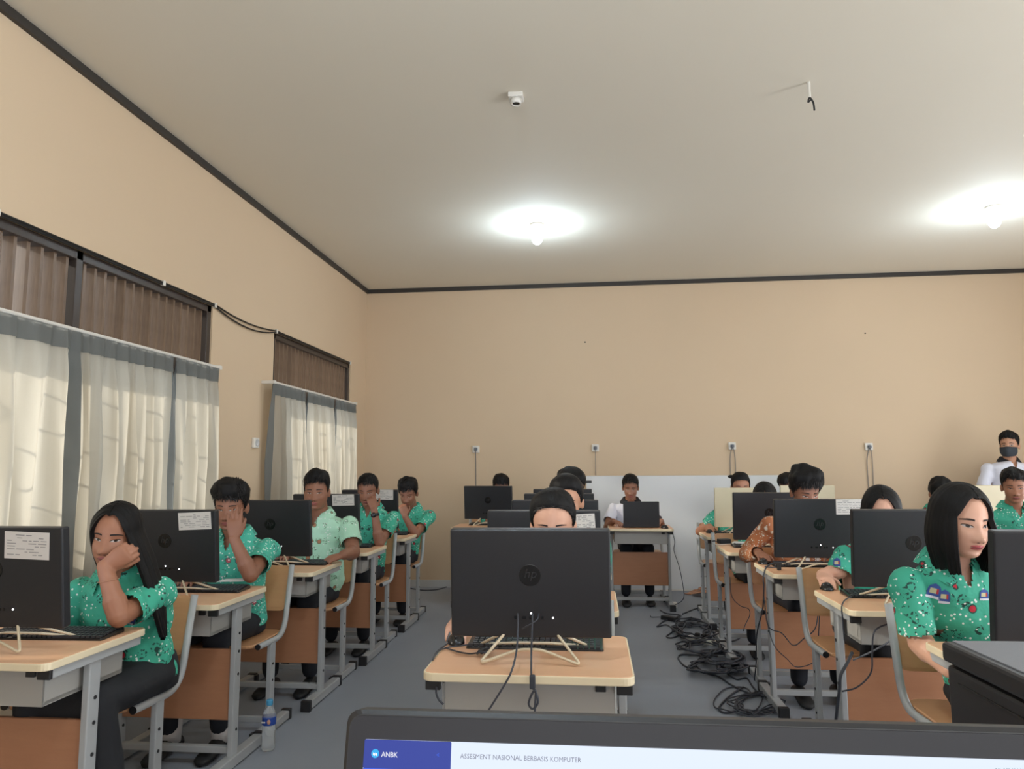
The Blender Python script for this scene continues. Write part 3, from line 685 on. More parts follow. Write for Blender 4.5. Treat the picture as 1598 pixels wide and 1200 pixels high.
def hair_shell(Rh, Hc, base, style, seed):
    """close-fitting hair: a shell over the skull that dips under the scalp at the hair line"""
    rg = np.random.default_rng(seed); c0 = np.array([0, 0.012, 0.028]); rad = np.array([0.0755, 0.0955, 0.0905]); n, m = 96, 54
    K = rg.normal(size=(14, 3))*rg.uniform(25, 75, (14, 1)); PH = rg.uniform(0, 6.28, 14); mb = MB(); rings = []
    top, side, fz, rough = style.get('top', 0.022), style.get('side', 0.007), style.get('fz', 0.0), style.get('rough', 0.004)
    front = style.get('front', 0.0)
    for i in range(m):
        ph = math.radians(-62)+(math.radians(152)-0.01)*i/(m-1); ring = []
        for k in range(n):
            az = 2*math.pi*k/n; d = np.array([math.sin(az)*math.cos(ph), -math.cos(az)*math.cos(ph), math.sin(ph)]); q = c0+rad*d
            aa = abs((az+math.pi) % (2*math.pi)-math.pi); zl = np.interp(aa, HL_AZ, HL_Z)+(fz*max(0, math.cos(aa)) if aa < 1.4 else 0)
            if style.get('flow', 'crown') == 'crown': zl += 0.006*math.sin(3.1*az+seed)*max(0, math.cos(aa))+0.004*math.sin(9*az+2*seed)
            mk = min(1, max(0, (q[2]-zl)/0.014)); mk = mk*mk*(3-2*mk); up = max(0, min(1, (q[2]-0.035)/0.06))
            th = side+(top-side)*up+front*max(0, math.cos(aa))*up; m2 = min(1, max(0, (q[2]-zl)/0.045)); th *= 0.35+0.65*m2*m2*(3-2*m2)
            nz = rough*(np.sin(K@q+PH).sum()/4)*(0.35+up)
            off = -0.010+mk*(th+0.010+nz); s = q+d*off; s[2] += 0.0
            ring.append(Rh@s+Hc-base)
        rings.append(ring)
    mb.loft(rings)
    flow, ns = style.get('flow', 'crown'), style.get('strands', 2200); crown = np.array([0.012, 0.045, 0.125]); bun = np.array(style.get('bun', (0, 0.12, 0.03)))
    for _ in range(ns):
        d = nrm(rg.normal(size=3)); q = c0+rad*d
        if d[2] < -0.75: continue
        aa = math.acos(max(-1, min(1, -d[1]/(math.hypot(d[0], d[1])+1e-6)))); zl = np.interp(aa, HL_AZ, HL_Z)+(fz*max(0, math.cos(aa)) if aa < 1.4 else 0)
        if q[2] < zl+0.004: continue
        up = max(0, min(1, (q[2]-0.035)/0.06)); th = side+(top-side)*up+front*max(0, math.cos(aa))*up; m2 = min(1, max(0, (q[2]-zl)/0.045)); th *= 0.35+0.65*m2*m2*(3-2*m2)
        if flow == 'back': f = bun-q
        else: f = q-crown+rg.normal(size=3)*0.04+np.array([0.03*math.copysign(1, d[0])*0, 0, 0])
        f = nrm(f-d*(f@d)); lift = style.get('lift', 0.35)*rg.uniform(0.2, 1.1); L = style.get('slen', 0.026)*rg.uniform(0.6, 1.3)*(0.45+0.75*up); w = nrm(np.cross(f, d))*rg.uniform(0.0012, 0.0024)
        p = q+d*(th*0.72); P1 = p+f*L*0.5+d*(L*lift*0.5-L*L*1.2); P2 = p+f*L+d*(L*lift*0.25-L*L*4.8)
        if flow == 'crown': P2 = P2+np.array([0, 0, -0.004])
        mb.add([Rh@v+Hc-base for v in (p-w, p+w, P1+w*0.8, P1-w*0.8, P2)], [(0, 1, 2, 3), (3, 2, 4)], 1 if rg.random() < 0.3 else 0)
    return mb
def hair_long(Rh, Hc, base, style, seed):
    """centre-parted hair falling from the parting over the skull and down"""
    rg = np.random.default_rng(seed); c0 = np.array([0, 0.012, 0.026]); rad = np.array([0.088, 0.108, 0.103]); mb = MB(); rows = []
    n = 120; open_a = math.radians(style.get('open', 50)); jit = np.convolve(rg.normal(0, 1, n+8), np.ones(3)/3, 'same')[4:-4]; jit2 = np.convolve(rg.normal(0, 1, n+8), np.ones(5)/5, 'same')[4:-4]
    dn = style.get('down', np.array([0, 0, -1.0]))
    for k in range(n):
        az = open_a+(2*math.pi-2*open_a)*k/(n-1); a180 = min(az, 2*math.pi-az); sgn = 1 if az < math.pi else -1
        e = np.array([math.sin(az), -math.cos(az), 0.0]); f = (a180-open_a)/(math.pi-open_a)
        y0 = -0.80+1.05*min(1, f*1.5); s0 = nrm([0.015*sgn, y0, math.sqrt(max(0.02, 1-y0*y0))*1.05])
        ln = style['len'](sgn, f)+style.get('ragged', 0.010)*jit2[k]; row = []
        for j in range(11):
            t = j/10; d = nrm((1-t)*s0+t*e*1.0+np.array([0, 0, 0.42*math.sin(t*math.pi)])*(1-t)); p = c0+rad*d*(1+0.014*jit[k]+0.0*t)
            row.append(Rh@p+Hc)
        p = row[-1]; out = Rh@e; bulge = style.get('bulge', 0.010)
        for j in range(1, 15):
            t = j/14; w = p+dn*ln*t+out*(bulge*math.sin(t*math.pi)-style.get('taper', 0.03)*t*t)+out*0.004*jit2[k]*t
            if 'push' in style: w = style['push'](w, sgn, f, t)
            row.append(w)
        rows.append([q-base for q in row])
    inner = [[q+(nrm(np.append((Hc-base)[:2]-q[:2], 0)))*0.016 for q in row] for row in rows]
    mb.loft(rows, cap=False, closed=False); mb.loft(inner, cap=False, closed=False)
    mb.loft([[r[-1] for r in rows], [r[-1] for r in inner]], cap=False, closed=False)
    for i in (0, -1): mb.loft([rows[i], inner[i]], cap=False, closed=False)
    return mb
def person(key, label, headpx, y, turn=0, pitch=0, tilt=0, hip=None, byaw=0.0, sh=0.175, girth=1.0, hair=('short', {}), shirt='green', skin='skin_b', lower='trousers',
           armR=None, armL=None, vox=0.006, lips='lip', eyes=0.8, sleeve=0.62, standing=False, seed=1, shoes=True, face=True, group='seated students', lower_mat='navy', collar_mat=None, headscale=1.0, fat=1.0):
    Hc = at(headpx[0], headpx[1], 1, y); thc = math.atan2(-Hc[0], Hc[1]); psi = thc+math.radians(turn); Rh = rotm(psi, math.radians(pitch), math.radians(tilt))*headscale
    if hip is None:
        dx, F, _ = SEAT[key]; hip = (dx*0.6+Hc[0]*0.4, F+0.70)
    base = np.array([hip[0], hip[1], 0.0]); root = empty('person', tuple(base)); tag(root, label, 'person', group)
    hz = 0.96 if standing else 0.545; HP = np.array([hip[0], hip[1], hz])
    Nb = Hc+Rh@np.array([0, 0.028, -0.100])+np.array([0, 0.032, -0.042]); SC = Nb+np.array([0, 0.012, -0.082])
    bx = np.array([math.cos(byaw), math.sin(byaw), 0]); sp = nrm(Nb-HP); fw = nrm(np.cross(bx, sp)); bx = nrm(np.cross(sp, fw)) if False else bx
    def torso(mb, inf, neck=True):
        rings = []
        for t, a, b in ((-0.10, 0.13, 0.09), (-0.04, 0.165, 0.112), (0.12, 0.160*girth, 0.112*girth), (0.35, 0.145*girth, 0.105*girth), (0.62, 0.162, 0.112), (0.80, 0.160*sh/0.175, 0.096), (0.885, 0.142*sh/0.175, 0.082), (0.94, 0.096, 0.068), (0.985, 0.058, 0.056)):
            rings.append(ell(HP+(Nb-HP)*t+fw*(-0.012 if 0.4 < t < 0.7 else 0), bx, fw, a+inf, b+inf))
        mb.loft(rings)
    S = {-1: SC-bx*sh, 1: SC+bx*sh}
    arms = {}
    for s, spec in ((-1, armR), (1, armL)):
        spec = dict(spec or {})
        if 'w' not in spec:
            spec.setdefault('pole', (0.12*s, 0.7, -1)); spec.setdefault('w', np.array([S[s][0]-s*0.06, y-0.12 if not standing else y-0.05, 0.81 if not standing else 0.85])); spec.setdefault('d', (-0.3*s, -1, -0.1)); spec.setdefault('n', (0, 0, -1)); spec.setdefault('curl', 0.35)
        Wp = np.asarray(spec['w'], float)
        El = np.asarray(spec['e'], float) if 'e' in spec else ik(S[s], Wp, spec.get('pole', (0.5*s, 0.3, -1)), 0.275, 0.245)
        arms[s] = (S[s], El, Wp, spec)
    # body
    B = MB(); torso(B, -0.004)
    B.ball(Hc+Rh@np.array([0, 0.012, 0.028]), np.array([0.074, 0.094, 0.090]), 16, Rh); B.ball(Hc+Rh@np.array([0, -0.022, -0.028]), np.array([0.064*fat, 0.070, 0.088]), 16, Rh)
    B.ball(Hc+Rh@np.array([0, -0.036, -0.078]), np.array([0.044*fat, 0.046, 0.037]), 12, Rh)
    for s in (-1, 1):
        er = np.array(Matrix.Rotation(-0.35*s, 3, 'Z')); B.ball(Hc+Rh@np.array([0.077*s, 0.018, -0.012]), np.array([0.008, 0.020, 0.031]), 10, Rh@er)
    B.cap2(Hc+Rh@np.array([0, 0.022, -0.05]), Nb+np.array([0, 0.004, -0.03]), 0.052*(0.5+0.5*girth), 0.060*(0.5+0.5*girth), 16)
    for s, (Sh, El, Wp, spec) in arms.items():
        B.ball(Sh+np.array([0, 0, -0.012]), 0.046, 10); B.cap2(Sh, El, 0.043*girth, 0.038*girth, 14); B.cap2(El, Wp, 0.0395*girth, 0.026*girth, 14); mid = El+(Wp-El)*0.3; B.cap2(El, mid, 0.038*girth, 0.041*girth, 12)
        hand(B, Wp, spec['d'], spec['n'], -s, spec.get('curl', 0.5), spec.get('spread', 0.03), spec.get('sc', 1.0), spec.get('thumb', 0.75))
    me, V = remesh(B, vox, 3)
    Ri = np.linalg.inv(Rh); q = (V-Hc)@Ri.T
    g = lambda x0, z0, sx, sz: np.exp(-((q[:, 0]-x0)/sx)**2-((q[:, 2]-z0)/sz)**2)
    dy = 0.005*g(0, -0.006, 0.010, 0.022)+0.021*g(0, -0.036, 0.013, 0.013)+0.009*(g(0.014, -0.041, 0.009, 0.009)+g(-0.014, -0.041, 0.009, 0.009))
    dy += -0.009*(g(0.031, 0.0, 0.019, 0.012)+g(-0.031, 0.0, 0.019, 0.012))+0.003*(g(0.03, 0.021, 0.022, 0.008)+g(-0.03, 0.021, 0.022, 0.008))
    dy += 0.008*g(0, -0.066, 0.022, 0.011)-0.003*g(0, -0.0555, 0.012, 0.004)+0.006*g(0, -0.098, 0.020, 0.014)-0.004*g(0, -0.083, 0.02, 0.006)+0.004*(g(0.042, -0.03, 0.018, 0.02)+g(-0.042, -0.03, 0.018, 0.02))
    hm = (np.abs(q[:, 0]) < 0.09)*(q[:, 1] < -0.02)*(q[:, 1] > -0.125)*(q[:, 2] > -0.13)*(q[:, 2] < 0.1)
    sm = np.clip((-0.02-q[:, 1])/0.04, 0, 1)*hm
    V = V-(dy*sm)[:, None]*(Rh@np.array([0, 1.0, 0]))
    setv(me, V-base); me.materials.clear(); me.materials.append(M[skin]); link('body', me, root)
    # face
    if face:
        q = (V-Hc)@Ri.T; near = (np.abs(q[:, 0]) < 0.085)*(q[:, 1] < 0.01)*(np.abs(q[:, 2]) < 0.13)*(q[:, 1] > -0.20)
        idx = -np.ones(len(V), int); ids = np.nonzero(near)[0]; idx[ids] = np.arange(len(ids)); polys = []
        for p in me.polygons:
            vv = [idx[i] for i in p.vertices]
            if min(vv) >= 0: polys.append(vv)
        bvh = BVHTree.FromPolygons([Vector(x) for x in q[ids]], polys)
        P = lambda fn, nu, nv, off, mi=0, mb=None: patch(bvh, fn, nu, nv, off, Rh, Hc, base, mi, mb)
        for s in (-1, 1):
            eh = 0.0055*eyes
            em = P(lambda u, v: (s*0.031+0.0145*u, 0.000+s*u*0.0012+eh*v*(1-u*u)**0.6), 11, 5, 0.0010)
            P(lambda u, v: (s*0.031+0.0055*u+0.001, 0.0005+min(eh, 0.0055)*v*math.sqrt(max(0.02, 1-u*u))), 7, 5, 0.0016, 1, em)
            P(lambda u, v: (s*0.031+0.0155*u, s*u*0.0012+eh*(1-u*u)**0.6+0.0006+0.0012*v), 11, 3, 0.0018, 1, em)
            em.build('eye', [M['eyewhite'], M['iris']], root, True)
            P(lambda u, v: (s*(0.033+0.0185*u), 0.0200+0.003*(1-u*u)-0.0015*u+0.0030*v*(1-0.55*max(0, u))), 11, 3, 0.0014).build('eyebrow', M['brow'], root, True)
        lm = P(lambda u, v: (0.0235*u, -0.0625+0.0042*v*(1-u*u)**0.55+0.0015*(1-u*u)*(1-0.5*math.exp(-(u/0.15)**2))), 13, 5, lambda u, v: 0.0010+0.0018*(1-v*v)*(1-u*u))
        P(lambda u, v: (0.0215*u, -0.0705+0.0046*v*(1-u*u)**0.55), 13, 5, lambda u, v: 0.0010+0.0024*(1-v*v)*(1-u*u), 0, lm)
        P(lambda u, v: (0.0225*u, -0.0662+0.0007*v), 11, 3, 0.0022, 1, lm)
        lm.build('lips', [M[lips], M['brow']], root, True)
        nm = MB()
        for s in (-1, 1): P(lambda u, v: (s*0.0085+0.0036*u, -0.0475+0.0018*v), 5, 3, 0.0006, 0, nm)
        nm.build('nostrils', M['brow'], root, True)
    # hair
    if hair[0] == 'long':
        hair_shell(Rh, Hc, base, dict(top=0.012, side=0.004, rough=0.001, fz=hair[1].get('fz', 0.022), strands=0), seed).build('hair', M['hair'], root, True)
        hair_long(Rh, Hc, base, hair[1], seed).build('hair_lengths', M['hair'], root, True)
    else:
        if hair[0] == 'tied': hair[1].setdefault('flow', 'back'); hair[1].setdefault('strands', 3500); hair[1].setdefault('lift', 0.10); hair[1].setdefault('slen', 0.036)
        hb = hair_shell(Rh, Hc, base, hair[1], seed)
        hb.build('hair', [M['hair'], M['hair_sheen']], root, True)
        if hair[0] == 'tied':
            tm = MB(); bc = Hc-base+Rh@np.array(hair[1].get('bun', (0, 0.125, 0.05))); br = hair[1].get('bunr', (0.035, 0.03, 0.035)); tm.ball(bc, np.array(br), 12, Rh)
            if hair[1].get('tail'):
                tp = spline([bc, bc+Rh@np.array([0, 0.03, -0.06]), bc+np.array([0.0, 0.05, -0.16]), bc+np.array([0, 0.04, -0.26])], 5); tm.tube(tp, np.interp(np.linspace(0, 1, len(tp)), [0, 0.3, 1], [0.022, 0.03, 0.008]), 10)
            tm.build('hair_bun', M['hair'], root, True)
            if hair[1].get('clip'): MB().bbox(-0.03, 0.03, -0.006, 0.006, -0.008, 0.008, 0.003).build('hair_clip', M['cap'], root).location = tuple(Hc+Rh@np.array(hair[1]['clip'])-base)
    # shirt
    T = MB(); torso(T, 0.014*max(1, girth))
    for s, (Sh, El, Wp, spec) in arms.items():
        T.ball(Sh+np.array([0, 0, -0.012]), 0.057*girth, 12); 
        if sleeve <= 1: E2 = Sh+(El-Sh)*sleeve; T.cap2(Sh, E2, 0.056*girth, 0.060*girth, 16)
        else: T.cap2(Sh, El, 0.057*girth, 0.053*girth, 16); T.cap2(El, El+(Wp-El)*0.92, 0.055*girth, 0.042*girth, 16)
    ms, VS = remesh(T, max(0.007, vox*1.3), 4)
    rg = np.random.default_rng(seed+50); K = rg.normal(size=(10, 3))*rg.uniform(18, 40, (10, 1)); PH = rg.uniform(0, 6.28, 10)
    N = np.empty(len(ms.vertices)*3); setv(ms, VS); ms.vertex_normals.foreach_get('vector', N); N = N.reshape(-1, 3)
    VS = VS+N*(0.0032*np.sin(VS@K.T+PH).sum(1)/2.2)[:, None]; setv(ms, VS-base)
    bm = bmesh.new(); bm.from_mesh(ms); kill = []
    for s, (Sh, El, Wp, spec) in arms.items():
        if sleeve <= 1: E2 = Sh+(El-Sh)*sleeve; ax = nrm(El-Sh)
        else: E2 = El+(Wp-El)*0.92; ax = nrm(Wp-El)
        e = E2-base; 
        for f in bm.faces:
            c = np.array(f.calc_center_median())-e
            if c@ax > 0.010 and c@c < 0.13**2 and np.linalg.norm(c-ax*(c@ax)) < 0.085: kill.append(f)
    fr2 = np.array([bx[1], -bx[0], 0]); nb = Nb-base
    for f in bm.faces:
        c = np.array(f.calc_center_median())-nb
        if c@fr2 > 0.015 and -0.085 < c[2] < 0.05 and abs(c@bx) < 0.036*(1+c[2]/0.085): kill.append(f)
    if kill: bmesh.ops.delete(bm, geom=list(set(kill)), context='FACES')
    bm.to_mesh(ms); bm.free(); ms.materials.clear(); ms.materials.append(M[shirt]); so = link('shirt', ms, root)
    cm = MB(); G = []; nc = 26
    for i in range(nc):
        a = math.radians(28+304*i/(nc-1)); e = bx*math.sin(a)-(-fw if False else np.array([-bx[1], bx[0], 0]))*math.cos(a); row = []
        fo = max(0, math.cos(a)); 
        for rr, zz in ((0.062, -0.01-0.035*fo), (0.060, 0.030-0.045*fo), (0.066, 0.034-0.046*fo), (0.088, 0.006-0.060*fo), (0.104, -0.018-0.078*fo)): row.append(Nb+np.array([0, 0.002, 0.004])+e*(rr+0.006*girth)+np.array([0, 0, zz])-base)
        G.append(row)
    cm.loft(G, cap=False, closed=False).build('collar', M[collar_mat or shirt], root, True)
    # lower body
    Lm = MB(); Lm.loft([ell(HP+np.array([0, 0, z]), bx, np.array([0, 1.0, 0]), a, b) for z, a, b in ((-0.085, 0.12, 0.10), (-0.06, 0.172, 0.135), (0.0, 0.178, 0.130), (0.07, 0.160, 0.118))])
    feet = []
    for s in (-1, 1):
        if standing:
            hp = HP+bx*0.085*s; kn = hp+np.array([0, -0.01, -0.45]); an = kn+np.array([0, 0.03, -0.42])
        else:
            hp = HP+bx*0.085*s+np.array([0, -0.02, -0.01]); kn = hp+np.array([0.02*s, -0.345, 0.0]); an = np.array([kn[0]+0.01*s, kn[1]+(0.06 if s > 0 else 0.02), 0.10])
        feet.append(an); Lm.cap2(hp, kn, 0.082, 0.062, 16); Lm.cap2(kn, an+np.array([0, 0, 0.02]), 0.060, 0.048, 16)
    if lower == 'skirt':
        kc = (feet[0]+feet[1])/2; rings = []
        Lm.loft([ell(HP+np.array([0, -t, -0.005]), np.array([1.0, 0, 0]), np.array([0, 0, 1.0]), a, b) for t, a, b in ((-0.06, 0.12, 0.06), (0.0, 0.185, 0.085), (0.2, 0.19, 0.08), (0.36, 0.165, 0.07), (0.40, 0.13, 0.05))])
        Lm.loft([ell(np.array([kc[0], HP[1]-0.34+yo, z]), np.array([1.0, 0, 0]), np.array([0, 1.0, 0]), a, b) for z, a, b, yo in ((0.58, 0.13, 0.05, 0), (0.52, 0.17, 0.075, 0), (0.35, 0.19, 0.09, 0.02), (0.12, 0.21, 0.11, 0.04))])
    mt, VT = remesh(Lm, 0.010, 4); setv(mt, VT-base); mt.materials.clear(); mt.materials.append(M[lower_mat]); link('skirt' if lower == 'skirt' else 'trousers', mt, root)
    if shoes:
        for an in feet:
            sb = MB(); rings = []
            for t, w, h in ((0.09, 0.02, 0.03), (0.075, 0.033, 0.06), (0.0, 0.038, 0.078), (-0.06, 0.042, 0.06), (-0.12, 0.046, 0.042), (-0.16, 0.038, 0.034), (-0.18, 0.018, 0.022)):
                rings.append([np.array([an[0]+w*math.cos(a), an[1]+t, 0.004+max(0, 0.5*h+0.5*h*math.sin(a))])-base for a in np.arange(14)*2*math.pi/14])
            sb.loft(rings).build('shoe', M['shoe'], root, True)
    return dict(root=root, Hc=Hc, Rh=Rh, base=base, arms=arms, Nb=Nb, shirt=so, bx=bx, HP=HP, feet=feet)

def arm_px(e, ye, w, yw, d, n, **kw):
    o = dict(w=at(w[0], w[1], 1, yw), d=d, n=n, **kw)
    if e is not None: o['e'] = at(e[0], e[1], 1, ye)
    return o
def emblem(P, px, py, w, h, colr, rot=0):
    """cloth badge laid on the shirt where the photograph shows it"""
    so = P['shirt']; base = Vector(P['base']); me = so.data; bvh = BVHTree.FromPolygons([v.co for v in me.vertices], [p.vertices for p in me.polygons])
    o = Vector(CAM)-base; mb = MB(); G = []
    for i in range(7):
        row = []
        for j in range(7):
            u, v = i/3-1, j/3-1; s = 1 if v > 0 else (1-(v*v))**0.5
            p = Vector(at(px+(w*u*s*math.cos(rot)-h*v*math.sin(rot)), py+(w*u*s*math.sin(rot)+h*v*math.cos(rot)), 1, 5.0))-base; d = (p-o).normalized(); r = bvh.ray_cast(o, d)
            if r[0] is None: return
            row.append(r[0]-d*0.0025)
        G.append(row)
    F = [(i*7+j, i*7+j+1, (i+1)*7+j+1, (i+1)*7+j) for i in range(6) for j in range(6)]
    for i in range(6):
        for j in range(6):
            k = 1 if j == 5 else (2 if 1 <= i <= 3 and 2 <= j <= 3 else (3 if i == 4 and j in (2, 3) else 0))
            mb.add([G[i][j], G[i][j+1], G[i+1][j+1], G[i+1][j]], [(0, 1, 2, 3)], k)
    mb.build('badge', [M['badge_blue'], M['white'], M['badge_pale'], M['badge_red']], P['root'], True)
M['badge_blue'] = plain('badge_blue_cloth', srgb(60, 84, 150), 0.8); M['badge_pale'] = plain('badge_pale_cloth', srgb(196, 190, 150), 0.8); M['badge_red'] = plain('badge_red_cloth', srgb(178, 50, 60), 0.8)
UP = (0, 0, 1)
# --- left row
H1 = at(180, 836, 1, 2.60)
def L1len(sg, f): return 0.15+0.25*min(1, f*1.6) if sg < 0 else 0.38
def L1push(w, sg, f, t):
    w = np.array(w)
    if sg > 0: w = w+np.array([0.15, 0.05, 0])*t*(1-0.6*f)+np.array([0, 0.06, 0])*t*f
    else: w = w+np.array([0.02, 0.05, 0])*t
    return w
L1 = person('L1', 'girl in green batik resting her cheek on her hand, long black hair', (180, 836), 2.60, turn=-22, pitch=8, tilt=5, sh=0.155, byaw=0.10, hair=('long', dict(open=47, len=L1len, push=L1push, ragged=0.06, taper=0.03, bulge=0.012)), skin='skin_b', lower='skirt', lower_mat='blackcloth',
   armL=arm_px((186, 962), 2.46, (163, 884), 2.475, (0.78, 0.15, 0.50), (-0.15, 1, 0.3), curl=1.15, spread=0.0, thumb=0.35), armR=dict(w=np.array([-1.98, 2.55, 0.81]), d=(0.1, -0.6, -0.4), n=(0, 0.3, -1), curl=0.6), vox=0.004, seed=3, eyes=0.75, sleeve=0.75, hip=(-1.80, 2.74))
emblem(L1, 203, 966, 9, 8, 0, 0.3)
MB().tube([tuple(L1['arms'][1][1]+(L1['arms'][1][2]-L1['arms'][1][1])*0.72-L1['base']+np.array([0.034*math.cos(t), 0.034*math.sin(t), 0.006*math.cos(t)])) for t in np.linspace(0, 6.283, 20)], 0.0012, 5).build('bracelet', M['skin_a'], L1['root'], True)
L2 = person('L2', 'boy in teal batik pressing his hand to his face', (360, 791), 3.58, turn=-16, pitch=10, sh=0.18, hair=('short', dict(top=0.034, side=0.010, rough=0.010, fz=-0.018, front=0.012, strands=4000, lift=0.6)), shirt='teal', skin='skin_c', lower_mat='navy',
   armL=arm_px((391, 897), 3.43, (366, 842), 3.41, (-0.10, 0.10, 1), (-0.2, 1, -0.05), curl=0.10, spread=0.06, thumb=0.3), vox=0.0045, seed=9, eyes=0.5)
for an_ in L2['feet']: MB().tube([tuple(np.array([an_[0], an_[1]+0.01, z])-L2['base']) for z in (0.05, 0.10, 0.15, 0.19)], (0.046, 0.049, 0.053, 0.055), 14).build('sock', M['sock'], L2['root'], True)
L3 = person('L3', 'sturdy boy in a pale mint batik shirt', (494, 767), 4.55, turn=-11, pitch=6, sh=0.20, girth=1.18, fat=1.15, hair=('short', dict(top=0.026, side=0.006, rough=0.003, front=0.012, fz=-0.006)), shirt='mint', skin='skin_c',
   armL=arm_px((551, 862), 4.52, (536, 866), 4.36, (-0.75, -0.5, -0.22), (-0.2, 0.3, -1), curl=0.8), vox=0.005, seed=12, eyes=0.6)
L4 = person('L4', 'boy in green batik with a black wristwatch and fist at his mouth', (574, 765), 5.47, turn=-14, pitch=18, sh=0.18, hair=('short', dict(top=0.014, side=0.005, rough=0.002, fz=0.004)), shirt='green', skin='skin_c',
   armL=arm_px((592, 848), 5.32, (584, 796), 5.32, (-0.35, 0.25, 1), (-0.5, 1, 0), curl=1.1), vox=0.005, seed=15, eyes=0.35)
el, wr = L4['arms'][1][1], L4['arms'][1][2]; ax = nrm(wr-el); u = nrm(np.cross(ax, [1, 0.3, 0])); v2 = np.cross(ax, u); wc = el+(wr-el)*0.86-L4['base']
MB().loft([[wc+ax*h+(u*math.cos(t)+v2*math.sin(t))*0.033 for t in np.arange(20)*2*math.pi/20] for h in (-0.011, 0.011)]).build('watch_strap', M['cap'], L4['root'], True)
MB().ball(wc-np.array([0, 0.033, 0]), (0.019, 0.008, 0.019), 8).build('watch_face', M['black2'], L4['root'], True)
L5 = person('L5', 'boy in green batik bent over, near the back corner', (637, 770), 6.45, turn=-16, pitch=24, sh=0.175, hair=('short', dict(top=0.034, side=0.012, rough=0.008, fz=-0.012)), shirt='green', skin='skin_c',
   armL=arm_px((648, 834), 6.30, (632, 806), 6.28, (-0.3, 0.2, 1), (-0.4, 1, 0), curl=0.9), vox=0.006, seed=18, eyes=0.4)
# --- middle row
mo, mp = mouse_at(713, 996, 0.765, 0.1, SEAT['C1'][2])
C1 = person('C1', 'girl with pulled-back black hair peeking over the middle screen', (863, 820), 2.68, turn=-3, pitch=12, sh=0.142, hair=('tied', dict(top=0.020, side=0.010, rough=0.0015, fz=0.006, bun=(0.02, 0.10, -0.03), bunr=(0.04, 0.04, 0.05), tail=True)), skin='skin_d', lower='skirt', lower_mat='blackcloth',
   armR=dict(w=mp+np.array([-0.018, 0.115, 0.035]), d=(0.12, -1, -0.12), n=(0, -0.1, -1), curl=0.38), armL=dict(w=np.array([-0.15, 2.60, 0.82]), d=(-0.3, -1, 0), n=(0, 0, -1), curl=0.3, e=np.array([-0.045, 2.73, 0.80])), vox=0.004, seed=21, eyes=0.7)
C2 = person('C2', 'girl with tied black hair and one bare ear, right behind the peeking girl', (884, 783), 3.64, turn=-8, pitch=10, sh=0.16, hair=('tied', dict(top=0.024, side=0.010, rough=0.002, bun=(0, 0.11, 0.03), bunr=(0.04, 0.035, 0.04), tail=True)), skin='skin_a', vox=0.006, seed=24, eyes=0.7)
C3 = person('C3', 'girl in the middle row wearing a dark hair clip, head turned aside', (891, 763), 4.60, turn=28, pitch=18, tilt=6, sh=0.16, hair=('tied', dict(top=0.024, side=0.014, rough=0.003, fz=-0.02, bun=(-0.02, 0.10, 0.06), bunr=(0.045, 0.035, 0.04), clip=(0.095, -0.01, 0.06))), skin='skin_b', vox=0.006, seed=27, eyes=0.5)
# --- back row
B1 = person('B1', 'boy in green at the back wall, only hair, brow and a shoulder showing', (782, 760), 7.50, turn=3, pitch=22, sh=0.17, hair=('short', dict(top=0.026, side=0.012, rough=0.005, fz=-0.012)), skin='skin_c', vox=0.007, seed=30, eyes=0.4)
B2 = person('B2', 'boy in a white shirt typing on a laptop at the whiteboard', (984, 761), 7.50, turn=0, pitch=16, sh=0.18, hair=('short', dict(top=0.022, side=0.008, rough=0.003)), shirt='white', skin='skin_c', vox=0.006, seed=33, eyes=0.4, collar_mat='blackcloth',
   armR=dict(w=np.array([0.20, 7.18, 0.80]), d=(0.5, -1, -0.1), n=(0, 0, -1), curl=0.4), armL=dict(w=np.array([0.66, 7.18, 0.80]), d=(-0.5, -1, -0.1), n=(0, 0, -1), curl=0.4))
B3 = person('B3', 'dark-haired student behind the far cream computer, only hair showing', (1229, 759), 7.45, turn=-20, pitch=25, sh=0.17, hair=('short', dict(top=0.024, side=0.014, rough=0.004, fz=-0.01)), skin='skin_c', vox=0.007, seed=36, eyes=0.4)
# --- right row
def R2len(sg, f): return 0.185+0.02*f
R2 = person('R2', 'girl in green batik with a black bob looking sideways at her screen', (1500, 813), 2.62, turn=36, pitch=10, tilt=3, sh=0.160, byaw=0.22, hair=('long', dict(open=46, len=R2len, taper=0.004, bulge=0.016)), skin='skin_d', lower='skirt', lower_mat='blackcloth', lips='liprosy',
   armR=arm_px((1436, 1004), 2.66, (1482, 1046), 2.52, (0.6, -0.6, -0.5), (0, 0.2, -1), curl=0.4), vox=0.004, seed=39, eyes=0.8, sleeve=0.78, hip=(1.40, 2.80))
emblem(R2, 1458, 922, 11, 12, 0, 0.25); emblem(R2, 1474, 931, 9, 11, 0, 0.1); emblem(R2, 1536, 928, 7, 9, 0)
mo, mp = mouse_at(1290, 914, 0.768, -0.1, SEAT['R3'][2])
R3 = person('R3', 'girl in green batik with glossy centre-parted hair, holding a mouse', (1376, 800), 3.66, turn=6, pitch=16, sh=0.165, hair=('long', dict(open=44, len=lambda sg, f: 0.22, taper=0.0, bulge=0.02)), skin='skin_d', lower='skirt', lower_mat='blackcloth',
   armR=dict(w=mp+np.array([0.015, 0.115, 0.035]), d=(-0.1, -1, -0.12), n=(0, -0.1, -1), curl=0.38, e=at(1311, 890, 1, 3.72)), vox=0.005, seed=42, eyes=0.6, sleeve=0.95, byaw=0.1)
emblem(R3, 1306, 878, 6, 8, 0)
mo, mp = mouse_at(1191, 875, 0.768, 0.0, SEAT['R4'][2])
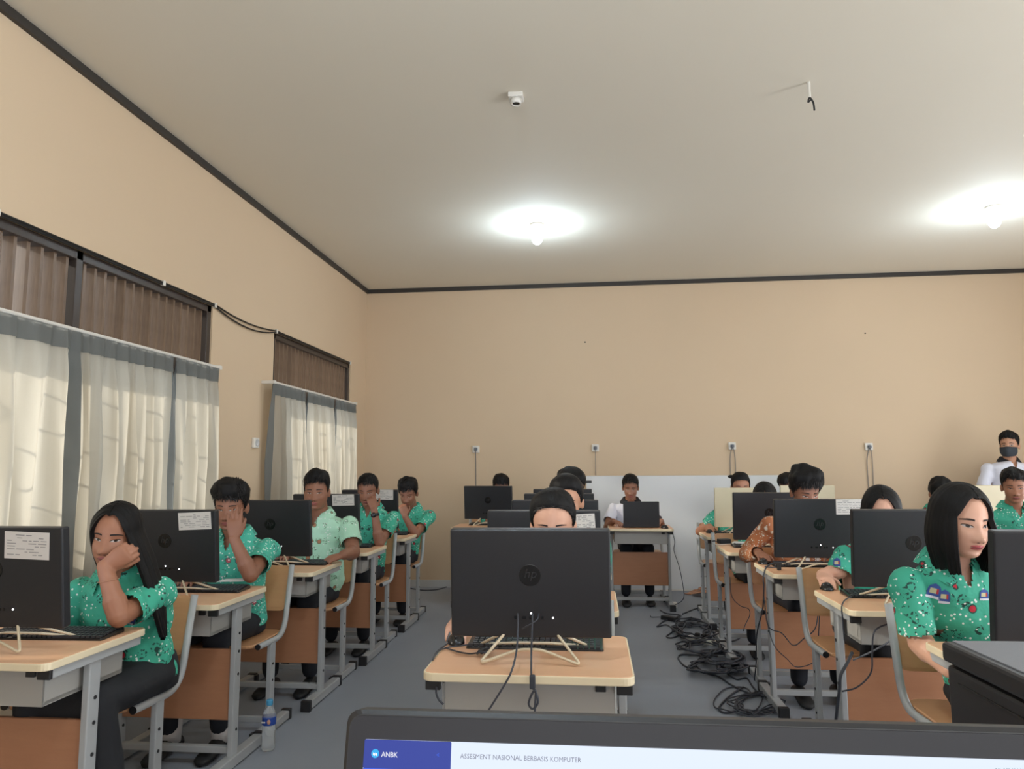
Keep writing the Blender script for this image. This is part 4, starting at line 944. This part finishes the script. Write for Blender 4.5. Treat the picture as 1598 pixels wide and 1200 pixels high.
R4 = person('R4', 'boy in an orange-brown long-sleeved batik shirt with thick hair', (1257, 768), 4.60, turn=24, pitch=20, sh=0.185, hair=('short', dict(top=0.044, side=0.016, rough=0.011, fz=-0.012, strands=4500, lift=0.7, slen=0.03)), shirt='orange', skin='skin_c',
   armR=dict(w=mp+np.array([0.0, 0.115, 0.035]), d=(0.05, -1, -0.12), n=(0, -0.1, -1), curl=0.38, pole=(-0.6, 0.3, -1)), vox=0.005, seed=45, eyes=0.5, sleeve=1.5)
R5 = person('R5', 'student bowing behind the black screen so only parted hair shows', (1194, 779), 5.62, turn=0, pitch=28, sh=0.165, hair=('long', dict(open=46, len=lambda sg, f: 0.2)), skin='skin_b', vox=0.007, seed=48, eyes=0.4)
p6 = at(1105, 829, 2, 0.765)
R6 = person('R6', 'girl with a small bun behind the cream computer, hand on the desk', (1156, 760), 6.66, turn=8, pitch=10, sh=0.165, hair=('tied', dict(top=0.016, side=0.008, rough=0.0015, fz=-0.002, bun=(-0.07, 0.05, 0.085), bunr=(0.035, 0.022, 0.016))), skin='skin_b', vox=0.006, seed=51, eyes=0.5,
   armR=dict(w=np.array([p6[0]+0.03, p6[1]+0.10, 0.80]), d=(-0.15, -1, -0.15), n=(0, -0.1, -1), curl=0.4, pole=(-0.8, 0.3, -0.8)))
mo = place(MOUSE, (p6[0]+0.01, p6[1]-0.01, 0.75), 0, 'small black mouse under the hand of the girl with the bun', 'computer mouse', 'black mice')
Q5 = person('Q5', 'short-haired boy in green batik with a pale collar, in front of the standing man', (1583, 760), 5.68, turn=4, pitch=8, sh=0.18, hair=('short', dict(top=0.026, side=0.006, rough=0.004, fz=-0.004)), skin='skin_b', vox=0.006, seed=54, eyes=0.5)
Q6 = person('Q6', 'dark-haired student in green half hidden behind the bob-haired girl', (1468, 771), 6.62, turn=25, pitch=22, sh=0.17, hair=('short', dict(top=0.03, side=0.014, rough=0.006, fz=-0.01)), skin='skin_b', vox=0.007, seed=57, eyes=0.4)
Hs = at(1575, 695, 1, 7.55)
SM = person('S', 'man standing at the back wall in a white shirt and dark face mask', (1575, 695), 7.55, turn=-10, pitch=0, sh=0.20, hip=(Hs[0]+0.02, 7.60), standing=True, hair=('short', dict(top=0.026, side=0.008, rough=0.002, front=0.012)), shirt='white', skin='skin_a', vox=0.006, seed=60, eyes=0.7, collar_mat='blackcloth', group=None, lower_mat='blackcloth',
   armR=dict(w=np.array([Hs[0]-0.24, 7.52, 0.80]), d=(0.1, -0.2, -1), n=(1, 0, 0), curl=0.4), armL=dict(w=np.array([Hs[0]+0.28, 7.52, 0.80]), d=(-0.1, -0.2, -1), n=(-1, 0, 0), curl=0.4))
mk = MB(); G = []
for i in range(13):
    a = -1.25+2.5*i/12; row = []
    for z in np.linspace(-0.112, -0.012, 8):
        t = (z+0.062)/0.05; row.append(SM['Rh']@np.array([(0.078-0.022*max(0, -t)**1.5)*math.sin(a), -0.022-0.088*math.cos(a)*(1-0.10*t*t)-0.012*math.exp(-(a/0.3)**2)*(1-t*t), z-0.006*abs(a)*t]) + SM['Hc']-SM['base'])
    G.append(row)
mk.loft(G, cap=False, closed=False).build('face_mask', M['mask'], SM['root'], True)

# ------------------------------------------------------------------ the teacher's own computer in front of the camera
td = place(DESK, (0.10, 0.90, 0), math.pi, 'wood-topped desk carrying the switched-on computer that shows a blue and white page', 'desk', 'student desks')
T_T = math.radians(12); TW, TH = 0.57, 0.332; TRZ = 0.012
tr = empty('teacher_computer', (-0.19+TW/2, 0.497, 0.75), TRZ); tag(tr, 'switched-on computer with black bezel showing a blue and white exam page', 'computer')
def tl(x, y, z):
    z -= 0.07; return (x, y*math.cos(T_T)+z*math.sin(T_T), 0.07-y*math.sin(T_T)+z*math.cos(T_T))
def slab(name, x0, x1, z0, z1, y0, y1, mat, parent=tr, r=0.001, bev=0.0):
    R = rrect(x1-x0, z1-z0, r, 4); cx, cz = (x0+x1)/2, (z0+z1)/2; mb = MB(); k = ((y0, 0), (y1, 0)) if not bev else ((y0, bev), (y0+bev, 0), (y1-bev, 0), (y1, bev))
    mb.loft([[tl(cx+a*(1-2*q/(x1-x0)), y, cz+b*(1-2*q/(z1-z0))) for a, b in R] for y, q in k]); return mb.build(name, mat, parent)
zt = 0.07+TH
slab('case', -TW/2, TW/2, 0.07, zt, 0.0, 0.024, M['black'], r=0.010, bev=0.003)
slab('bezel', -TW/2+0.004, TW/2-0.004, 0.074, zt-0.004, -0.0012, 0.0015, M['bezel'] if 'bezel' in M else M['black'], r=0.008)
sx0, sx1, sz1 = -TW/2+0.0165, TW/2-0.0165, zt-0.0200; PXM = 1124/0.565
slab('screen_page', sx0, sx1, 0.11, sz1, -0.0020, -0.0012, M['scr_white'])
slab('screen_sidebar', sx0, sx0+132/PXM, 0.11, sz1-0.0195, -0.0024, -0.0019, M['scr_blue'])
slab('screen_header', sx0, sx0+132/PXM, sz1-0.0195, sz1, -0.0024, -0.0019, M['scr_navy'])
def lettering(txt, u, v, width, mat, shear=0.0):
    me = text_mesh(txt, 0.01, mat, shear); xs = [c.co.x for c in me.vertices]; k = (width/PXM)/(max(xs)-min(xs))
    for c in me.vertices: c.co = (c.co.x*k, c.co.y*k*1.05, c.co.z*0.3)
    o = link('screen_text', me, tr); o.location = tl(sx0+u/PXM, -0.0028, sz1-v/PXM); o.rotation_euler = (math.pi/2-T_T, 0, 0); return o
lettering('ANBK', 27, 23, 25, M['scr_text']); lettering('ASSESMENT NASIONAL BERBASIS KOMPUTER', 146, 21.5, 178, M['scr_grey'])
lettering('Hi, U14110013-AWBU', 893, 16, 70, M['scr_grey']); lettering('GLDTKASMA-', 895, 27, 44, M['scr_grey']); lettering('<', 110, 21, 4, M['scr_blue'])
slab('screen_button', sx0+968/PXM, sx0+990/PXM, sz1-30/PXM, sz1-7.5/PXM, -0.0026, -0.0021, M['scr_sky'], r=0.0015); lettering('U', 976.5, 22, 5, M['scr_text'])
bm_ = MB(); bm_.loft([[tl(sx0+(17.5+6*math.cos(t))/PXM, y, sz1-(19-6*math.sin(t))/PXM) for t in np.arange(20)*2*math.pi/20] for y in (-0.0024, -0.0028)]); bm_.build('screen_emblem', M['scr_sky'], tr)
for q in ((-3.2, 17), (0.2, 17)):
    m_ = MB(); m_.add([tl(sx0+(17.5+a)/PXM, -0.0031, sz1-b/PXM) for a, b in ((q[0], 21), (q[0]+3, 22), (q[0]+3, 18.5), (q[0], 17.5))], [(0, 1, 2, 3)]); m_.build('emblem_mark', M['scr_text'], tr)
st = MB(); st.tube(corner_path([(-0.075, 0.02, 0.09), (-0.16, 0.10, 0.005), (-0.05, 0.08, 0.04), (0.05, 0.08, 0.04), (0.16, 0.10, 0.005), (0.075, 0.02, 0.09)], 0.02), 0.0045, 8); st.build('wire_stand', M['wire'], tr, True)
MB().tube(corner_path([(-0.075, 0.02, 0.09), (-0.18, -0.12, 0.005), (-0.05, -0.08, 0.02), (0.05, -0.08, 0.02), (0.18, -0.12, 0.005), (0.075, 0.02, 0.09)], 0.02), 0.0045, 8).build('wire_stand', M['wire'], tr, True)

# ------------------------------------------------------------------ printer beside it
place(DESK, (0.90, 1.07, 0), 0, 'wood-topped desk under the black printer', 'desk', 'student desks')
pr = empty('printer', (0.875, 1.34, 0.75), 0.05); tag(pr, 'black printer with a flat grey lid beside the girl with the bob', 'printer')
MB().bbox(-0.205, 0.205, -0.17, 0.17, 0.0, 0.205, 0.008).build('printer_body', M['black'], pr)
ld = MB().bbox(-0.210, 0.210, -0.175, 0.175, 0.209, 0.245, 0.007).build('lid', M['black'], pr)
MB().bbox(-0.192, 0.192, -0.155, 0.168, 0.2435, 0.2475, 0.0015).build('lid_plate', M['greytop'], ld)
MB().bbox(-0.2075, -0.203, -0.10, 0.13, 0.178, 0.181, 0.001).build('side_groove', M['black2'], pr)
MB().bbox(-0.15, 0.15, -0.26, -0.16, 0.03, 0.045, 0.004).build('paper_tray', M['black2'], pr)

# ------------------------------------------------------------------ laptop of the white-shirted boy
lp = empty('laptop', (0.456, 6.99, 0.75)); tag(lp, 'open black laptop in front of the white-shirted boy', 'laptop')
MB().bbox(-0.168, 0.168, 0.01, 0.24, 0.004, 0.022, 0.004).build('laptop_base', M['black'], lp)
lid = MB(); lid.loft([[(a, -0.012-0.05*(h+0.117)+y, 0.130+h) for a, h in rrect(0.336, 0.234, 0.008)] for y in (0, 0.009)]).build('laptop_lid', M['black'], lp)
MB().add([(a, 0.0005-0.05*(h+0.117), 0.130+h) for a, h in ((-0.155, -0.095), (0.155, -0.095), (0.155, 0.10), (-0.155, 0.10))], [(0, 1, 2, 3)]).build('laptop_screen', M['screen'], lp)
p = at(1037, 822, 2, 0.765); place(MOUSE, (p[0], p[1], 0.75), 0.4, 'black mouse beside the laptop of the white-shirted boy', 'computer mouse', 'black mice')

# ------------------------------------------------------------------ bottle
b = empty('water_bottle', (-1.55, 3.445, 0)); tag(b, 'clear plastic water bottle with blue cap on the floor by the desk leg', 'bottle')
MB().lathe([(0.001, 0.004), (0.026, 0.0), (0.0315, 0.008), (0.0315, 0.05), (0.030, 0.056), (0.0315, 0.062), (0.0315, 0.12), (0.0315, 0.155), (0.028, 0.172), (0.017, 0.195), (0.0125, 0.202), (0.0125, 0.212), (0.001, 0.212)], n=28).build('bottle_body', M['clear'], b, True)
MB().lathe([(0.0322, 0.118), (0.0325, 0.12), (0.0325, 0.152), (0.0322, 0.154)], n=28).build('bottle_label', M['bottle_blue'], b, True)
MB().bbox(-0.022, -0.004, -0.0345, -0.0325, 0.131, 0.137, 0.0005).build('label_mark', M['white_plastic'], b); MB().ball((0.012, -0.031, 0.136), (0.009, 0.003, 0.011), 8).build('label_mark', M['skin_d'], b)
MB().lathe([(0.0145, 0.205), (0.0155, 0.207), (0.0155, 0.226), (0.0140, 0.229), (0.001, 0.229)], n=24).build('bottle_cap', M['bottle_cap'], b, True)

# ------------------------------------------------------------------ paper sheet and small things on desks
s = MB(); s.loft([[(a, b_, z+0.012*(a+0.07)**2*20) for a, b_ in rrect(0.14, 0.10, 0.004)] for z in (0.0, 0.0012)]); o = s.build('paper_sheet', M['paper']); o.location = tuple(at(366, 906, 2, 0.775)); tag(o, 'white sheet of paper under the elbow of the boy pressing his face', 'paper')
def adapter(px, py, z, rz, mat, label, sz=(0.05, 0.028, 0.028)):
    p = at(px, py, 2, z); r = empty('power_adapter', (p[0], p[1], z), rz); tag(r, label, 'power adapter', 'power adapters')
    MB().bbox(-sz[0]/2, sz[0]/2, -sz[1], sz[1], 0, sz[2], 0.006).build('brick', M[mat], r)
    MB().tube(spline([(0, sz[1], 0.012), (0.02, sz[1]+0.05, 0.006), (-0.03, sz[1]+0.10, 0.005), (0.02, sz[1]+0.15, 0.005)], 6), 0.003, 6).build('cord', M[mat if mat == 'white_plastic' else 'cable'], r, True); return r
adapter(1130, 848, 0.75, 0.3, 'cap', 'black power adapter on the desk of the bowing student', (0.09, 0.03, 0.035))
adapter(1157, 852, 0.75, 1.2, 'white_plastic', 'white power adapter on the desk of the bowing student', (0.07, 0.06, 0.03))
adapter(1216, 890, 0.75, 0.2, 'cap', 'small black adapter by the mouse of the orange batik boy', (0.02, 0.012, 0.045))
adapter(1045, 968, 0.0, 0.8, 'cap', 'black power adapter lying on the floor behind the cable tangle', (0.06, 0.075, 0.035))
adapter(1052, 948, 0.0, 0.1, 'white_plastic', 'white plug block on the floor in front of the laptop desk', (0.05, 0.03, 0.05))
ps = empty('power_strip', tuple(at(1094, 1003, 2, 0.0)), -0.75); tag(ps, 'white power strip with plugs in the cable tangle on the floor', 'power strip')
MB().bbox(-0.12, 0.12, -0.028, 0.028, 0, 0.035, 0.006).build('strip_body', M['white_plastic'], ps)
for x in (-0.085, -0.03, 0.025, 0.08): MB().lathe([(0.019, 0.034), (0.019, 0.037), (0.015, 0.037), (0.014, 0.030), (0.001, 0.030)], (x, 0, 0), 14).build('outlet', M['skirting'], ps)
for x in (-0.03, 0.025): MB().bbox(x-0.017, x+0.017, -0.015, 0.015, 0.036, 0.068, 0.006).build('plug', M['cap'], ps)

# ------------------------------------------------------------------ cables
def pxcab(pts, rad=0.0028, parent=None, name='cable', mat='cable', loc=None, n=7):
    P = spline([at(a, b_, 1, y) if y > 0.9 else at(a, b_, 2, y) for a, b_, y in pts], n)
    if loc is not None: P = P-np.asarray(loc)
    return MB().tube(P, rad, 6).build(name, M[mat], parent, True)
def cable(label, pts, rad=0.003, mat='cable', group=None):
    base = at(*(pts[-1][0], pts[-1][1], 1 if pts[-1][2] > 0.9 else 2, pts[-1][2])); r = empty('cable', tuple(base)); tag(r, label, 'cable', group); pxcab(pts, rad, r, 'cord', mat, base)
    return r
a = SEAT['C1a']; cc = empty('computer_cables', (-0.19, 2.06, 0.75)); tag(cc, 'black cables hanging from the computer of the peeking girl over the desk edge', 'cable'); L = (-0.19, 2.06, 0.75)
pxcab([(808, 957, 2.205), (808, 985, 2.18), (806, 1015, 2.13), (800, 1042, 2.08), (790, 1064, 2.065), (762, 1109, 2.06), (742, 1140, 2.06)], 0.0028, cc, 'cord', 'cable', L)
pxcab([(831, 957, 2.205), (830, 990, 2.175), (829, 1025, 2.10), (829, 1052, 2.07)], 0.0028, cc, 'cord', 'cable', L)
pxcab([(841, 957, 2.205), (838, 967, 2.18), (826, 975, 2.17), (815, 981, 2.18)], 0.002, cc, 'cord', 'cable', L)
pxcab([(831, 1073, 2.066), (838, 1085, 2.062), (839, 1098, 2.062), (831, 1106, 2.062), (825, 1098, 2.062), (830, 1083, 2.06), (836, 1078, 2.06), (835, 1100, 2.06), (834, 1125, 2.06)], 0.0032, cc, 'cord', 'cable', L)
q = at(831, 1064, 1, 2.067)-np.array(L); MB().bbox(q[0]-0.008, q[0]+0.008, q[1]-0.006, q[1]+0.006, q[2]-0.019, q[2]+0.019, 0.003).build('cable_joint', M['cable'], cc)
pxcab([(703, 1001, 0.756), (692, 1009, 0.755), (681, 1018, 0.755), (675, 1030, 0.755)], 0.0025, cc, 'cord', 'cable', L)
pxcab([(741, 1004, 0.762), (718, 1008, 0.756), (700, 1010, 0.755), (684, 1016, 0.755), (676, 1028, 0.755)], 0.0025, cc, 'cord', 'cable', L)
pxcab([(696, 1011, 0.755), (715, 1017, 0.755), (735, 1020, 0.755), (752, 1016, 0.757), (760, 1008, 0.76)], 0.0025, cc, 'cord', 'cable', L)
rg = np.random.default_rng(4)
pts = [(754+10*rg.normal(), 1017+4*rg.normal(), 0.757+0.012*rg.random()) for _ in range(16)]; pxcab(pts, 0.0022, cc, 'cord_bundle', 'cable', L)
pxcab([(681, 1072, 2.10), (681, 1082, 2.10), (685, 1092, 2.10), (692, 1099, 2.10)], 0.003, cc, 'cord', 'cable', L)
cable('black mouse cable over the desk edge of the orange batik boy, down to the floor', [(1233, 879, 4.13), (1212, 878, 4.10), (1197, 884, 4.06), (1191, 901, 4.04), (1192, 916, 4.05), (1190, 951, 4.2), (1181, 990, 4.5), (1180, 1033, 4.7), (1177, 1061, 0.006)], 0.004)
cable('black cable sagging across the panel under the orange batik boy', [(1192, 930, 4.10), (1199, 977, 4.12), (1220, 988, 4.18), (1238, 1007, 4.2), (1255, 996, 4.2), (1272, 981, 4.2), (1277, 953, 4.22), (1280, 930, 4.22)], 0.003)
cable('black cable looping low across the panel under the orange batik boy', [(1195, 960, 4.10), (1207, 1005, 4.12), (1229, 1029, 4.18), (1244, 1041, 4.2), (1272, 1031, 4.2), (1277, 999, 4.2), (1279, 951, 4.22)], 0.0025)
cable('black cable hanging in front of the panel of the bowing student', [(1139, 900, 5.20), (1142, 930, 5.20), (1155, 945, 5.20), (1168, 950, 5.2), (1170, 960, 5.15), (1163, 975, 5.1), (1160, 985, 5.1)], 0.003)
cable('black cable over the desk corner of the centre-parted girl', [(1340, 928, 0.756), (1322, 934, 0.756), (1314, 945, 3.18), (1315, 965, 3.17), (1318, 1000, 3.2)], 0.003)
cable('black cable bunch hanging at the desk post of the centre-parted girl', [(1330, 1018, 3.18), (1322, 1035, 3.15), (1312, 1054, 3.12), (1310, 1077, 3.12), (1307, 1100, 3.14), (1303, 1140, 3.2)], 0.007)
cable('long black cable sagging under the desk of the centre-parted girl', [(1391, 972, 3.15), (1372, 979, 3.14), (1363, 990, 3.14), (1361, 1019, 3.15), (1359, 1050, 3.18), (1338, 1072, 3.2), (1314, 1079, 3.2)], 0.0032)
cable('grey cable slanting under the desk of the centre-parted girl', [(1398, 993, 3.15), (1380, 1006, 3.15), (1358, 1018, 3.17), (1331, 1030, 3.2)], 0.0035, 'gcable')
cable('dark cable lying along the foot of the back wall', [(640, 918, 0.006), (660, 921, 0.006), (682, 920, 0.006), (700, 915, 0.006), (716, 911, 0.02)], 0.006)
cable('thin cord from the laptop desk down along the whiteboard', [(1049, 830, 6.95), (1053, 845, 6.97), (1052, 860, 6.98), (1060, 885, 7.0), (1066, 915, 7.0), (1066, 935, 7.0), (1050, 946, 0.01)], 0.004, 'gcable')
tg = empty('cable_tangle', (0.8, 5.2, 0)); tag(tg, 'heap of tangled black cables on the carpet beside the right row', 'cables', kind='stuff')
tb = MB(); L = np.array([0.8, 5.2, 0])
def floorp(a, b_, z): return at(a, b_, 2, z)-L
def coil(cx, cy, rx, ry, turns, rad, jit, h):
    P = []
    for k in range(turns*9):
        t = 2*math.pi*k/9+0.2*rg.normal(); s = 1+jit*rg.normal(); P.append(floorp(cx+rx*s*math.cos(t), cy+ry*s*math.sin(t), 0.006+h*rg.random()))
    tb.tube(spline(P, 4), rad, 5)
coil(1118, 1040, 40, 9, 7, 0.006, 0.16, 0.05); coil(1128, 1026, 30, 9, 6, 0.006, 0.2, 0.06); coil(1182, 1098, 32, 15, 8, 0.004, 0.2, 0.02); coil(1084, 984, 28, 11, 7, 0.006, 0.28, 0.05); coil(1100, 1010, 30, 9, 5, 0.006, 0.25, 0.06)
coil(1140, 1040, 22, 7, 5, 0.006, 0.2, 0.05); coil(1076, 970, 16, 5, 3, 0.005, 0.3, 0.03); coil(1150, 1095, 40, 18, 1, 0.004, 0.2, 0.01)
for pts in ([(1058, 1028), (1062, 1022), (1085, 1022), (1120, 1024)], [(1058, 1028), (1070, 1040), (1100, 1050), (1120, 1055), (1140, 1068), (1165, 1080), (1185, 1084)], [(1135, 1052), (1150, 1060), (1165, 1058), (1175, 1072), (1190, 1088)],
            [(1025, 978), (1035, 970), (1050, 965), (1062, 960)], [(1026, 978), (1040, 975), (1050, 984), (1040, 993), (1050, 995), (1066, 988)], [(1030, 952), (1040, 957), (1062, 960), (1058, 965)], [(1100, 980), (1125, 985), (1135, 1000), (1150, 998), (1160, 990)],
            [(1160, 1072), (1140, 1085), (1122, 1104), (1130, 1112), (1148, 1110)], [(1054, 1005), (1066, 1001), (1085, 1005), (1100, 1000)], [(1065, 958), (1085, 950), (1100, 948)]):
    tb.tube(spline([floorp(a, b_, 0.007) for a, b_ in pts], 8), 0.0055, 6)
tb.build('cables', M['cable'], tg, True)['kind'] = 'stuff'
# torn cardboard at the foot of the whiteboard
for i, (px, py, rz, w, h) in enumerate(((1084, 927, 0.3, 0.26, 0.10), (1096, 931, -0.4, 0.24, 0.12), (1098, 926, 0.9, 0.20, 0.08))):
    m_ = MB(); R = [(w*math.cos(t)*(0.8+0.4*rg.random())*0.5, h*math.sin(t)*(0.8+0.4*rg.random())*0.5) for t in np.arange(9)*2*math.pi/9]
    m_.loft([[(a, b_, z+0.02*math.sin(a*20+i)+0.02) for a, b_ in R] for z in (0.0, 0.004)]); o = m_.build('cardboard_scrap', M['panel']); p = at(px, py, 2, 0.0); o.location = (p[0], min(p[1], 7.9), 0.003+0.012*i); o.rotation_euler = (0, 0, rz)
    tag(o, 'torn brown cardboard scrap at the foot of the whiteboard', 'cardboard', 'cardboard scraps')
